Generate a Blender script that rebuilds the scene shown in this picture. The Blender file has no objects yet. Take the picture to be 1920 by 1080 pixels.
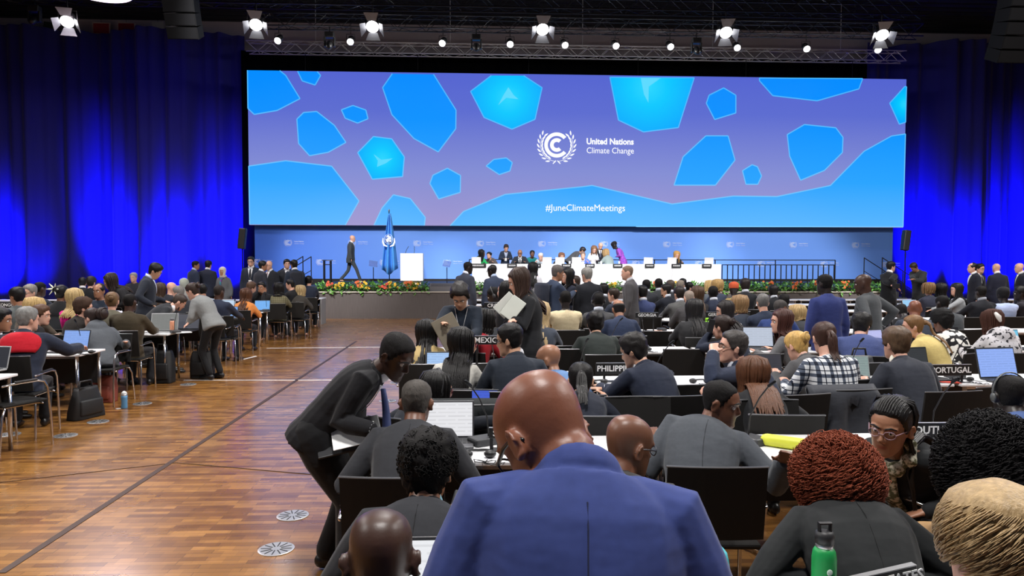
import bpy, bmesh, math, random
from mathutils import Vector, Matrix, noise
from mathutils.geometry import tessellate_polygon
V = Vector
rnd = random.Random(7)
R = math.radians

# ---------------------------------------------------------------- camera, world, lights, exposure
F, CAMH = 1330.0, 1.83
YAW, PITCH, ROLL = R(2.58), R(2.15), R(0.10)
_fw = V((math.sin(YAW)*math.cos(PITCH), math.cos(YAW)*math.cos(PITCH), -math.sin(PITCH)))
_r0 = V((math.cos(YAW), -math.sin(YAW), 0)); _u0 = _r0.cross(_fw)
CR = _r0*math.cos(ROLL) + _u0*math.sin(ROLL); CU = _u0*math.cos(ROLL) - _r0*math.sin(ROLL)
CAM = V((0, 0, CAMH))
scene = bpy.context.scene
COL = scene.collection
cd = bpy.data.cameras.new('camera'); cam = bpy.data.objects.new('camera', cd); COL.objects.link(cam)
cd.sensor_width = 36; cd.lens = F/1920*36; cd.clip_end = 200; cd.clip_start = .05
cam.matrix_world = Matrix(((CR.x, CU.x, -_fw.x, 0), (CR.y, CU.y, -_fw.y, 0), (CR.z, CU.z, -_fw.z, CAMH), (0, 0, 0, 1)))
scene.camera = cam
scene.view_settings.view_transform = 'Standard'; scene.view_settings.look = 'None'
scene.view_settings.gamma = 1; scene.view_settings.use_curve_mapping = False
scene.view_settings.exposure = 0.0
w = bpy.data.worlds.new('hall_air'); scene.world = w; w.use_nodes = True
w.node_tree.nodes['Background'].inputs[0].default_value = (.55, .62, .9, 1)
w.node_tree.nodes['Background'].inputs[1].default_value = .10

def lamp(name, kind, loc, energy, color=(1, 1, 1), target=None, **kw):
    l = bpy.data.lights.new(name, kind); l.energy = energy; l.color = color
    for k, v in kw.items(): setattr(l, k, v)
    o = bpy.data.objects.new(name, l); COL.objects.link(o); o.location = loc
    if target is not None:
        o.rotation_euler = (V(target)-V(loc)).to_track_quat('-Z', 'Y').to_euler()
    return o
HOUSE = [(-10, 3), (0, 1.5), (9, 4), (-10, 12), (0, 11), (10, 12), (19, 13)]      # round pendant lamps of the hall
for (x, y) in HOUSE:
    lamp('house_light', 'AREA', (x, y, 9.55), 830, (1, .97, .94), (x, y, 0), shape='DISK', size=1.6)
lamp('house_light', 'AREA', (-10.66, 20.7, 9.2), 430, (1, .86, .95), (-10.66, 20.7, 0), shape='DISK', size=1.6)
# stage wash from the front-of-house truss (above the frame)
for x in (-6, 1.5, 7, 13):
    lamp('stage_wash', 'SPOT', (x, 13, 9.8), 9000, (1, .98, .97), (x*.9+.5, 26.5, 1.4), spot_size=R(34), spot_blend=.6, shadow_soft_size=.25)

def pix(px, py, Y):
    d = _fw*F + CR*(px-960) - CU*(py-540)
    return CAM + d*(Y/d.y)
def pixz(px, py, z):
    d = _fw*F + CR*(px-960) - CU*(py-540)
    return CAM + d*((z-CAMH)/d.z)

# ---------------------------------------------------------------- materials
def lin(c):
    return tuple(((v/255)/12.92 if v/255 <= .04045 else ((v/255+.055)/1.055)**2.4) for v in c)
_M = {}
def nt(name):
    m = bpy.data.materials.new(name); m.use_nodes = True
    t = m.node_tree; b = t.nodes['Principled BSDF']
    return m, t, b
def node(t, kind, **kw):
    n = t.nodes.new(kind)
    for k, v in kw.items():
        if k in n.inputs.keys() if hasattr(n.inputs, 'keys') else False: n.inputs[k].default_value = v
        else: setattr(n, k, v)
    return n
def mixc(t, fac, a, b, blend='MIX'):
    n = t.nodes.new('ShaderNodeMix'); n.data_type = 'RGBA'; n.blend_type = blend
    for k, s in ((0, fac), (6, a), (7, b)):
        if hasattr(s, 'links'): t.links.new(s, n.inputs[k])
        elif isinstance(s, (int, float)): n.inputs[k].default_value = s
        else: n.inputs[k].default_value = (*s[:3], 1)
    return n.outputs[2]
def objco(t, scale=(1, 1, 1)):
    tc = t.nodes.new('ShaderNodeTexCoord'); mp = t.nodes.new('ShaderNodeMapping')
    mp.inputs['Scale'].default_value = scale
    t.links.new(tc.outputs['Object'], mp.inputs[0]); return mp.outputs[0]
def noise_n(t, vec, scale, detail=3, rough=.5):
    n = t.nodes.new('ShaderNodeTexNoise'); n.inputs['Scale'].default_value = scale
    n.inputs['Detail'].default_value = detail; n.inputs['Roughness'].default_value = rough
    t.links.new(vec, n.inputs['Vector']); return n.outputs[0]
def ramp(t, fac, stops):
    r = t.nodes.new('ShaderNodeValToRGB'); t.links.new(fac, r.inputs[0])
    e = r.color_ramp.elements
    while len(e) < len(stops): e.new(.5)
    for i, (p, c) in enumerate(stops): e[i].position = p; e[i].color = (*c[:3], 1) if not isinstance(c, (int, float)) else (c, c, c, 1)
    return r.outputs[0]
def bump(t, b, h, strength=.3, dist=.01):
    n = t.nodes.new('ShaderNodeBump'); n.inputs['Strength'].default_value = strength; n.inputs['Distance'].default_value = dist
    t.links.new(h, n.inputs['Height']); t.links.new(n.outputs[0], b.inputs['Normal'])
def plain(name, col, rough=.5, metal=0.0, spec=.5, var=.06, scale=9):
    k = ('plain', name, col, rough, metal)
    if k in _M: return _M[k]
    m, t, b = nt(name); c = lin(col)
    v = noise_n(t, objco(t), scale)
    t.links.new(mixc(t, v, tuple(x*(1-var) for x in c), tuple(min(1, x*(1+var)) for x in c)), b.inputs['Base Color'])
    b.inputs['Roughness'].default_value = rough; b.inputs['Metallic'].default_value = metal
    b.inputs['Specular IOR Level'].default_value = spec
    _M[k] = m; return m
def emit(name, col, s=1.0):
    k = ('emit', name, col, s)
    if k in _M: return _M[k]
    m, t, b = nt(name); c = lin(col)
    b.inputs['Base Color'].default_value = (*[x*.1 for x in c], 1)
    b.inputs['Emission Color'].default_value = (*c, 1); b.inputs['Emission Strength'].default_value = s
    b.inputs['Roughness'].default_value = .4
    _M[k] = m; return m
def skin(col):
    k = ('skin', col)
    if k in _M: return _M[k]
    m, t, b = nt('skin'); c = lin(col)
    co = objco(t); v = noise_n(t, co, 14, 4)
    base = mixc(t, v, tuple(x*.86 for x in c), tuple(min(1, x*1.1) for x in c))
    at = t.nodes.new('ShaderNodeAttribute'); at.attribute_name = 'lips'
    base = mixc(t, at.outputs['Fac'], base, (c[0]*.75, c[1]*.42, c[2]*.42))
    at2 = t.nodes.new('ShaderNodeAttribute'); at2.attribute_name = 'stubble'
    base = mixc(t, at2.outputs['Fac'], base, tuple(x*.3 for x in c))
    t.links.new(base, b.inputs['Base Color'])
    b.inputs['Roughness'].default_value = .42; b.inputs['Specular IOR Level'].default_value = .45
    bump(t, b, noise_n(t, co, 130, 2), .12, .002)
    _M[k] = m; return m
def cloth(col, pattern=None, name='cloth'):
    k = ('cloth', col, pattern)
    if k in _M: return _M[k]
    m, t, b = nt(name); c = lin(col); co = objco(t)
    v = noise_n(t, co, 60, 2)
    base = mixc(t, v, tuple(x*.85 for x in c), tuple(min(1, x*1.12) for x in c))
    def bands(axis, freq, width, off=0.0):
        s = t.nodes.new('ShaderNodeSeparateXYZ'); t.links.new(co, s.inputs[0])
        a = t.nodes.new('ShaderNodeMath'); a.operation = 'MULTIPLY_ADD'; t.links.new(s.outputs[axis], a.inputs[0]); a.inputs[1].default_value = freq; a.inputs[2].default_value = off
        f = t.nodes.new('ShaderNodeMath'); f.operation = 'FRACT'; t.links.new(a.outputs[0], f.inputs[0])
        l = t.nodes.new('ShaderNodeMath'); l.operation = 'LESS_THAN'; t.links.new(f.outputs[0], l.inputs[0]); l.inputs[1].default_value = width
        return l.outputs[0]
    if pattern == 'plaid':
        base = mixc(t, .75, base, base)
        for ax in (0, 2):
            base = mixc(t, bands(ax, 11, .34), base, (.10, .11, .13), 'MULTIPLY') if False else mixc(t, bands(ax, 11, .30), base, lin((96, 104, 120)), 'MULTIPLY')
            base = mixc(t, bands(ax, 11, .08, .45), base, lin((40, 48, 70)), 'MULTIPLY')
    elif pattern == 'cow':
        n = noise_n(t, co, 17, 1, .3)
        base = mixc(t, ramp(t, n, [(.49, 0.0), (.53, 1.0)]), base, (.012, .012, .014))
    elif pattern == 'paws':
        n = noise_n(t, co, 24, 2, .5)
        base = mixc(t, ramp(t, n, [(.56, 0.0), (.60, 1.0)]), base, (.025, .025, .03))
    elif pattern == 'print':
        n = noise_n(t, co, 22, 3, .6)
        base = mixc(t, ramp(t, n, [(.45, 0.0), (.6, 1.0)]), base, (c[2], c[0]*.4, c[2]*1.2))
    elif pattern == 'floral':
        n = noise_n(t, co, 40, 2, .6)
        base = mixc(t, ramp(t, n, [(.42, 0.0), (.55, 1.0)]), base, lin((90, 90, 62)))
    elif pattern == 'check':
        for ax in (0, 2): base = mixc(t, bands(ax, 24, .3), base, tuple(x*.55 for x in c))
    t.links.new(base, b.inputs['Base Color'])
    b.inputs['Roughness'].default_value = .82; b.inputs['Specular IOR Level'].default_value = .22
    b.inputs['Sheen Weight'].default_value = .12; b.inputs['Sheen Roughness'].default_value = .4
    h = noise_n(t, objco(t, (1, 1, 2.0)), 4.0, 3, .45)
    bump(t, b, h, .42, .035)
    _M[k] = m; return m
def hairm(col, rough=.42):
    k = ('hair', col, rough)
    if k in _M: return _M[k]
    m, t, b = nt('hair'); c = lin(col)
    v = noise_n(t, objco(t, (1, 1, .25)), 70, 3)
    t.links.new(mixc(t, v, tuple(x*.45 for x in c), tuple(min(1, x*1.5) for x in c)), b.inputs['Base Color'])
    b.inputs['Roughness'].default_value = rough; b.inputs['Specular IOR Level'].default_value = .3 if rough < .6 else .2
    bump(t, b, noise_n(t, objco(t, (1, 1, .3)), 160, 2), .5, .006)
    _M[k] = m; return m

BLACKP = plain('black_plastic', (26, 26, 28), .45)
CHAIRB = plain('black_chair_fabric', (30, 29, 28), .75, spec=.25)
CHROME = plain('chrome', (200, 200, 202), .22, 1.0)
WHITET = plain('white_laminate', (236, 236, 238), .35, var=.015)
WHITEP = plain('white_paper', (238, 238, 236), .8, var=.02)
DARKM = plain('dark_metal', (22, 23, 27), .5, .6)
SILVER = plain('silver_aluminium', (168, 170, 174), .35, .9)

# ---------------------------------------------------------------- mesh helpers
class G:
    def __init__(s): s.v = []; s.f = []; s.mi = []; s.cur = 0
    def add(s, vs, fs):
        o = len(s.v); s.v += [tuple(p) for p in vs]
        for f in fs: s.f.append([i+o for i in f]); s.mi.append(s.cur)
        return s
    def box(s, c, size, rot=None):
        x, y, z = (d/2 for d in size); c = V(c)
        vs = [V((a*x, b*y, e*z)) for e in (-1, 1) for b in (-1, 1) for a in (-1, 1)]
        if rot is not None: vs = [rot @ p for p in vs]
        return s.add([p+c for p in vs], [(0, 2, 3, 1), (4, 5, 7, 6), (0, 1, 5, 4), (2, 6, 7, 3), (0, 4, 6, 2), (1, 3, 7, 5)])
    def rbox(s, c, size, r=.01, rot=None):            # box with chamfered vertical and horizontal edges
        bm = bmesh.new(); bmesh.ops.create_cube(bm, size=1)
        for p in bm.verts: p.co = V((p.co.x*size[0], p.co.y*size[1], p.co.z*size[2]))
        bmesh.ops.bevel(bm, geom=list(bm.edges), offset=min(r, min(size)*.45), segments=2, affect='EDGES', profile=.5)
        bm.verts.index_update(); vs = [p.co.copy() for p in bm.verts]; fs = [[q.index for q in f.verts] for f in bm.faces]; bm.free()
        if rot is not None: vs = [rot @ p for p in vs]
        return s.add([p+V(c) for p in vs], fs)
    def rings(s, rings, cap=True, closed=False):
        n = len(rings[0]); vs = [p for r in rings for p in r]; fs = []
        m = len(rings)
        for i in range(m if closed else m-1):
            a, b = i*n, ((i+1) % m)*n
            for j in range(n):
                k = (j+1) % n; fs.append((a+j, a+k, b+k, b+j))
        if cap and not closed:
            c0 = sum((V(p) for p in rings[0]), V())/n; c1 = sum((V(p) for p in rings[-1]), V())/n
            vs = vs+[c0, c1]; L = len(vs)
            for j in range(n):
                k = (j+1) % n
                fs.append((L-2, k, j)); fs.append((L-1, (m-1)*n+j, (m-1)*n+k))
        return s.add(vs, fs)
    def tube(s, pts, rad, n=10, ref=None, round_=True, closed=False):
        pts = [V(p) for p in pts]; m = len(pts)
        rad = list(rad) if isinstance(rad, list) else [rad]*m
        rad = [(r, r) if isinstance(r, (int, float)) else r for r in rad]
        T = []
        for i in range(m):
            if closed: d = pts[(i+1) % m]-pts[i-1]
            else: d = pts[min(i+1, m-1)]-pts[max(i-1, 0)]
            T.append(d.normalized() if d.length > 1e-9 else V((0, 0, 1)))
        ref = V(ref) if ref is not None else (V((1, 0, 0)) if abs(T[0].x) < .8 else V((0, 1, 0)))
        u = (ref-T[0]*ref.dot(T[0])).normalized(); rings = []
        def ring(c, u, v, ru, rv): return [c+u*(ru*math.cos(2*math.pi*j/n))+v*(rv*math.sin(2*math.pi*j/n)) for j in range(n)]
        for i in range(m):
            u = (u-T[i]*u.dot(T[i])); u = u.normalized() if u.length > 1e-6 else T[i].orthogonal().normalized()
            v = T[i].cross(u); ru, rv = rad[i]
            if i == 0 and round_ and not closed:
                e = min(ru, rv)
                rings += [ring(pts[0]-T[0]*e*.92, u, v, ru*.38, rv*.38), ring(pts[0]-T[0]*e*.6, u, v, ru*.8, rv*.8)]
            rings.append(ring(pts[i], u, v, ru, rv))
            if i == m-1 and round_ and not closed:
                e = min(ru, rv)
                rings += [ring(pts[i]+T[i]*e*.6, u, v, ru*.8, rv*.8), ring(pts[i]+T[i]*e*.92, u, v, ru*.38, rv*.38)]
        return s.rings(rings, not closed, closed)
    def ball(s, c, r, rot=None, n=12, m=8):
        r = (r, r, r) if isinstance(r, (int, float)) else r; c = V(c); rings = []
        for i in range(1, m):
            a = math.pi*i/m
            q = [V((r[0]*math.sin(a)*math.cos(2*math.pi*j/n), r[1]*math.sin(a)*math.sin(2*math.pi*j/n), -r[2]*math.cos(a))) for j in range(n)]
            rings.append([(rot @ p if rot is not None else p)+c for p in q])
        b = V((0, 0, -r[2])); t_ = V((0, 0, r[2]))
        if rot is not None: b, t_ = rot @ b, rot @ t_
        vs = [p for q in rings for p in q]+[b+c, t_+c]; L = len(vs); fs = []
        for i in range(m-2):
            for j in range(n):
                k = (j+1) % n; fs.append((i*n+j, i*n+k, (i+1)*n+k, (i+1)*n+j))
        for j in range(n):
            k = (j+1) % n; fs.append((L-2, k, j)); fs.append((L-1, (m-2)*n+j, (m-2)*n+k))
        return s.add(vs, fs)
    def cyl(s, c0, c1, r0, r1=None, n=16):
        return s.tube([c0, c1], [r0, r0 if r1 is None else r1], n, round_=False)
    def lathe(s, c, prof, n=20):                       # prof: (radius, z)
        c = V(c)
        return s.rings([[c+V((r*math.cos(2*math.pi*j/n), r*math.sin(2*math.pi*j/n), z)) for j in range(n)] for r, z in prof])
    def mesh(s, name, mats, smooth=False):
        me = bpy.data.meshes.new(name); me.from_pydata(s.v, [], s.f)
        for m in (mats if isinstance(mats, (list, tuple)) else [mats]): me.materials.append(m)
        if any(s.mi): me.polygons.foreach_set('material_index', s.mi)
        if smooth: me.polygons.foreach_set('use_smooth', [True]*len(me.polygons))
        me.update(); return me

def obj(name, g, mats, parent=None, smooth=False, loc=None, rot=None, kind=None):
    me = g.mesh(name, mats, smooth) if isinstance(g, G) else g
    o = bpy.data.objects.new(name, me); COL.objects.link(o)
    if parent is not None: o.parent = parent
    if loc is not None: o.location = loc
    if rot is not None: o.rotation_euler = rot
    if kind: o['kind'] = kind
    return o
def tag(o, label, cat, group=None):
    o['label'] = label; o['category'] = cat
    if group: o['group'] = group
    return o
def empty(name, label, cat, loc=(0, 0, 0), rz=0, group=None):
    o = bpy.data.objects.new(name, None); COL.objects.link(o); o.empty_display_size = .1
    o.location = loc; o.rotation_euler = (0, 0, rz); return tag(o, label, cat, group)
def copy_tree(o, loc, rz, label, group=None):
    def rec(a, p):
        b = a.copy(); COL.objects.link(b); b.parent = p
        for ch in a.children: rec(ch, b)
        return b
    b = rec(o, None); b.location = loc; b.rotation_euler = (0, 0, rz); b['label'] = label
    if group: b['group'] = group
    return b
class Proto:                                            # the first use moves the original, later ones copy it
    def __init__(s, build): s.b = build; s.o = None
    def put(s, loc, rz, label, group=None):
        if s.o is None:
            s.o = s.b(); o = s.o; o.location = loc; o.rotation_euler = (0, 0, rz); o['label'] = label
            if group: o['group'] = group
            return o
        return copy_tree(s.o, loc, rz, label, group)
def text_g(s, size, depth=.002, weight=0.0, align='CENTER', res=3):
    cu = bpy.data.curves.new('lettering', 'FONT'); cu.body = s; cu.size = size; cu.extrude = depth/2
    cu.align_x = align; cu.align_y = 'CENTER'; cu.offset = weight; cu.resolution_u = res
    o = bpy.data.objects.new('lettering', cu); COL.objects.link(o)
    dg = bpy.context.evaluated_depsgraph_get(); me = bpy.data.meshes.new_from_object(o.evaluated_get(dg))
    g = G(); g.add([V((p.co.x, -p.co.z, p.co.y)) for p in me.vertices], [list(f.vertices) for f in me.polygons])
    bpy.data.objects.remove(o); bpy.data.curves.remove(cu); bpy.data.meshes.remove(me)
    return g                                            # stands upright in XZ, reads from -Y
def moved(g, off, s=1.0):
    g.v = [(p[0]*s+off[0], p[1]*s+off[1], p[2]*s+off[2]) for p in g.v]; return g
# ---- merged skins: overlapping closed shells become one continuous surface, all evaluated in one go
PEND = []
def union(name, g, mats, parent, voxel, smooth, done=None):
    o = obj(name, G().box((0, 0, 0), (.01, .01, .01)), mats, parent)
    PEND.append((o, g, mats, voxel, smooth, done)); return o
def finish_unions():
    tmp = []
    for (o, g, mats, voxel, smooth, done) in PEND:
        t = bpy.data.objects.new('shell', g.mesh('shell', mats)); COL.objects.link(t)
        m = t.modifiers.new('a', 'REMESH'); m.mode = 'VOXEL'; m.voxel_size = voxel; m.use_smooth_shade = True
        m = t.modifiers.new('b', 'SMOOTH'); m.factor = .5; m.iterations = smooth
        tmp.append(t)
    dg = bpy.context.evaluated_depsgraph_get()
    for t, (o, g, mats, voxel, smooth, done) in zip(tmp, PEND):
        me = bpy.data.meshes.new_from_object(t.evaluated_get(dg)); me.name = o.name
        if not me.materials:
            for m in (mats if isinstance(mats, (list, tuple)) else [mats]): me.materials.append(m)
        old = o.data; o.data = me; bpy.data.meshes.remove(old)
        if done: done(me)
    for t in tmp:
        d = t.data; bpy.data.objects.remove(t); bpy.data.meshes.remove(d)
# ---------------------------------------------------------------- the setting
DS, DW, DSCR, DCUR = 22.7, 30.0, 29.5, 31.4            # stage front, stage back wall, screen, curtains
ZST = 1.0
def struct(name, g, m, smooth=False):
    o = obj(name, g, m, None, smooth); o['kind'] = 'structure'; return o

def floor_mat():
    m, t, b = nt('parquet'); co = objco(t)
    br = t.nodes.new('ShaderNodeTexBrick'); t.links.new(co, br.inputs['Vector'])
    br.offset = .37; br.inputs['Scale'].default_value = 1.0
    br.inputs['Brick Width'].default_value = .42; br.inputs['Row Height'].default_value = .055
    br.inputs['Mortar Size'].default_value = .0012; br.inputs['Mortar'].default_value = (.03, .014, .006, 1)
    br.inputs['Color1'].default_value = (*lin((186, 134, 70)), 1); br.inputs['Color2'].default_value = (*lin((120, 76, 34)), 1)
    br.inputs['Bias'].default_value = -.1
    blk = t.nodes.new('ShaderNodeTexBrick'); t.links.new(co, blk.inputs['Vector']); blk.offset = .5
    blk.inputs['Brick Width'].default_value = .46; blk.inputs['Row Height'].default_value = .44; blk.inputs['Mortar Size'].default_value = .003
    blk.inputs['Color1'].default_value = (1, 1, 1, 1); blk.inputs['Color2'].default_value = (.74, .72, .70, 1); blk.inputs['Mortar'].default_value = (.5, .45, .4, 1)
    c = mixc(t, 1.0, br.outputs[0], blk.outputs[0], 'MULTIPLY')
    n = noise_n(t, objco(t, (2.5, 22, 1)), 3, 4)
    c = mixc(t, n, c, mixc(t, 1.0, c, (.70, .64, .58), 'MULTIPLY'))
    t.links.new(c, b.inputs['Base Color'])
    rn = noise_n(t, objco(t), 1.4, 3)
    t.links.new(ramp(t, rn, [(.3, .24), (.7, .34)]), b.inputs['Roughness'])
    b.inputs['Specular IOR Level'].default_value = .6; b.inputs['Coat Weight'].default_value = .55; b.inputs['Coat Roughness'].default_value = .16
    bump(t, b, br.outputs['Fac'], .08, .002)
    return m
g = G(); g.box((2, 16, -.06), (64, 36, .12)); struct('floor', g, floor_mat())
g = G()
for k in range(64): g.box((2, 2+k*.5, 12.72), (64, .30, .16))
g.box((2, 16, 12.9), (64, 36, .1))
struct('ceiling', g, plain('ceiling_slats', (24, 27, 38), .6))
g = G(); g.box((2, 33.2, 6.4), (64, .3, 12.8)); struct('wall_back', g, plain('grey_render', (176, 166, 172), .8))
g = G(); g.box((-27, 16, 6.4), (.3, 36, 12.8)); struct('wall_left', g, plain('dark_wall_paint', (30, 30, 52), .8))
g = G(); g.box((31, 16, 6.4), (.3, 36, 12.8)); struct('wall_right', g, plain('dark_wall_paint', (30, 30, 52), .8))
# markings set in the floor
def floorline(p0, p1, wd, name, m):
    a, b = pixz(*p0, 0), pixz(*p1, 0); d = (b-a).normalized(); n = V((-d.y, d.x, 0))*wd/2; g = G()
    up = V((0, 0, .004)); lo = V((0, 0, -.01))
    g.add([a+n+lo, a-n+lo, b-n+lo, b+n+lo, a+n+up, a-n+up, b-n+up, b+n+up], [(0, 1, 2, 3), (7, 6, 5, 4), (0, 4, 5, 1), (1, 5, 6, 2), (2, 6, 7, 3), (3, 7, 4, 0)])
    return struct(name, g, m)
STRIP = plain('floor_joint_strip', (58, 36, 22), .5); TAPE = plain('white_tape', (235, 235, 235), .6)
floorline((2, 1075), (668, 640), .05, 'trim_1', STRIP)
floorline((0, 905), (330, 868), .008, 'trim_2', STRIP); floorline((330, 868), (760, 905), .008, 'trim_3', STRIP)
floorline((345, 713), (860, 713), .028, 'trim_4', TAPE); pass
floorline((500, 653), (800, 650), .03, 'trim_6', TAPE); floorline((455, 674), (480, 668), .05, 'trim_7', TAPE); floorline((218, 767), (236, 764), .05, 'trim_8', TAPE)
def fbox():
    e = empty('floor_outlet', 'x', 'floor outlet'); g = G(); g.lathe((0, 0, 0), [(.112, 0), (.112, .004), (.104, .006)], 32); obj('cover', g, plain('outlet_metal', (196, 196, 198), .38, .7), e)
    g = G()
    for k in range(12):
        a = 2*math.pi*k/12+.2; rot = Matrix.Rotation(a, 3, 'Z'); g.box(rot @ V((.064, 0, .0068)), (.066, .007, .002), rot)
    obj('slot', g, plain('outlet_slot', (40, 40, 42), .6), e); return e
FB = Proto(fbox)
for (x, y), lb in zip([(518, 1030), (549, 967), (629, 887), (727, 752), (737, 787), (123, 817), (184, 791), (267, 757), (353, 721), (16, 815), (745, 718)], [
    'round metal floor outlet with radial slots beside the bending usher\'s shoe', 'round floor outlet half hidden behind the bending man\'s trousers', 'round floor outlet right of the bending man\'s shin',
    'round floor outlet in the aisle under the bending man\'s face', 'small floor outlet just right of the bending man\'s striped tie', 'grey round floor outlet behind the chair of the red-lined jacket man',
    'grey round floor outlet by the black briefcase', 'grey round floor outlet past the blue bottle on the floor', 'floor outlet at the foot of the table with the orange flask', 'floor outlet beneath the chair at the left frame edge', 'most distant small floor outlet in the pink aisle reflection']):
    FB.put(pixz(x, y, 0), rnd.random(), lb, 'round floor outlets')

# ---- curtains: heavy drapes with folds
def curtain(name, x0, x1, ztop, label, ph):
    g = G(); n = int((x1-x0)/.07); rows = [0.02, 2, 4, 6, 8, ztop]; vs = []
    for z in rows:
        for i in range(n+1):
            x = x0+(x1-x0)*i/n
            y = DCUR+.16*math.sin(x*4.1+ph+.5*math.sin(x*.9))+.10*math.sin(x*9.7+1.3*ph)+.5*math.sin(x*1.05+ph*.7)+.04*noise.noise(V((x*2, z*.15, ph)))*3
            vs.append((x, y, z))
    fs = [(r*(n+1)+i, r*(n+1)+i+1, (r+1)*(n+1)+i+1, (r+1)*(n+1)+i) for r in range(len(rows)-1) for i in range(n)]
    g.add(vs, fs); m, t, b = nt('stage_drape')
    b.inputs['Base Color'].default_value = (.022, .022, .30, 1); b.inputs['Roughness'].default_value = .9; b.inputs['Sheen Weight'].default_value = .1
    bump(t, b, noise_n(t, objco(t, (3, 3, .15)), 2, 3), .4, .05)
    o = obj(name, g, m, None, True); s = o.modifiers.new('t', 'SOLIDIFY'); s.thickness = .015
    return tag(o, label, 'curtain')
curtain('curtain', -26.5, -10.35, 11.7, 'tall folded drape glowing blue left of the big screen', .3)
curtain('curtain', 17.4, 30.5, 11.7, 'tall folded drape glowing blue right of the big screen', 1.1)
g = G(); n = 260; vs = []
for z in (.0, 11.0):
    for i in range(n+1):
        x = -10.4+27.9*i/n; vs.append((x, 31.8+.05*math.sin(x*11), z))
g.add(vs, [(i, i+1, n+2+i, n+1+i) for i in range(n)])
bk = obj('backdrop_drape', g, plain('black_molton', (10, 11, 17), .95, spec=.1), None, True); tag(bk, 'black drape hanging behind and above the video screen', 'curtain'); s = bk.modifiers.new('t', 'SOLIDIFY'); s.thickness = .01
def uplight():
    e = empty('uplight', 'x', 'stage light'); g = G(); g.rbox((0, 0, .06), (.26, .22, .12), .02); obj('base', g, BLACKP, e)
    g = G(); g.lathe((0, .02, .12), [(.07, 0), (.10, .03), (.10, .16), (.085, .17)], 18); obj('housing', g, BLACKP, e)
    g = G(); g.lathe((0, .02, .285), [(.08, 0), (.08, .008)], 18); obj('lens', g, emit('blue_lens', (20, 40, 255), 6), e); return e
UP = Proto(uplight)
UPL = [(5, 1.0), (70, .12), (210, 1.2), (268, .2), (330, 1.2), (428, 1.2), (1722, 1.2), (1806, 1.2), (1885, 1.0), (1950, .7)]
for (px, st) in UPL:
    p = pix(px, 500, 28.9); UP.put((p.x, 28.9, .0), 0, 'blue floor uplight below the drape near the ' + ('left' if px < 900 else 'right') + ' of the screen', 'blue uplights along the drapes')
    ul = lamp('blue_uplight', 'SPOT', (p.x, 28.9, .40), 7000*st, (.004, .004, 1), (pix(px, 500, 31.1).x, 31.1, 2.2), spot_size=R(72), spot_blend=.9, shadow_soft_size=.08); ul.scale = (.5, 1, 1)
for px in (100, 330, 1800):                             # dim blue wash from the rig on the upper drapes
    p = pix(px, 100, 25); lamp('blue_wash', 'SPOT', (p.x, 25, 11.3), 90, (.03, .03, 1), (p.x, 31.4, 7.0), spot_size=R(95), spot_blend=1, shadow_soft_size=.2)

# ---- stage
XS0, XS1 = pix(592, 600, DS).x, pix(1655, 600, DS).x
g = G(); g.box(((XS0+XS1)/2, DS+.35, .43), (XS1-XS0, .7, .86)); 
stm, t, b = nt('stage_skirt'); co = objco(t, (14, 14, .5)); n = noise_n(t, co, 5, 3)
t.links.new(mixc(t, n, lin((72, 66, 65)), lin((98, 91, 89))), b.inputs['Base Color']); b.inputs['Roughness'].default_value = .85
st = empty('stage', 'long raised stage with a grey cloth skirted front', 'stage', ((XS0+XS1)/2, DS, 0)); off = V(((XS0+XS1)/2, DS, 0))
obj('skirt', moved(g, -off), stm, st)
g = G(); g.box(((XS0+XS1)/2, (DS+.7+29.7)/2, ZST/2), (XS1-XS0+1.4, 29.7-DS-.7, ZST)); obj('deck', moved(g, -off), plain('stage_deck_black', (16, 17, 22), .55), st)
g = G(); g.box(((XS0+XS1)/2, DS-.01, .85), (XS1-XS0, .06, .04)); obj('edge_rail', moved(g, -off), plain('stage_edge', (176, 168, 158), .5), st)

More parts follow.
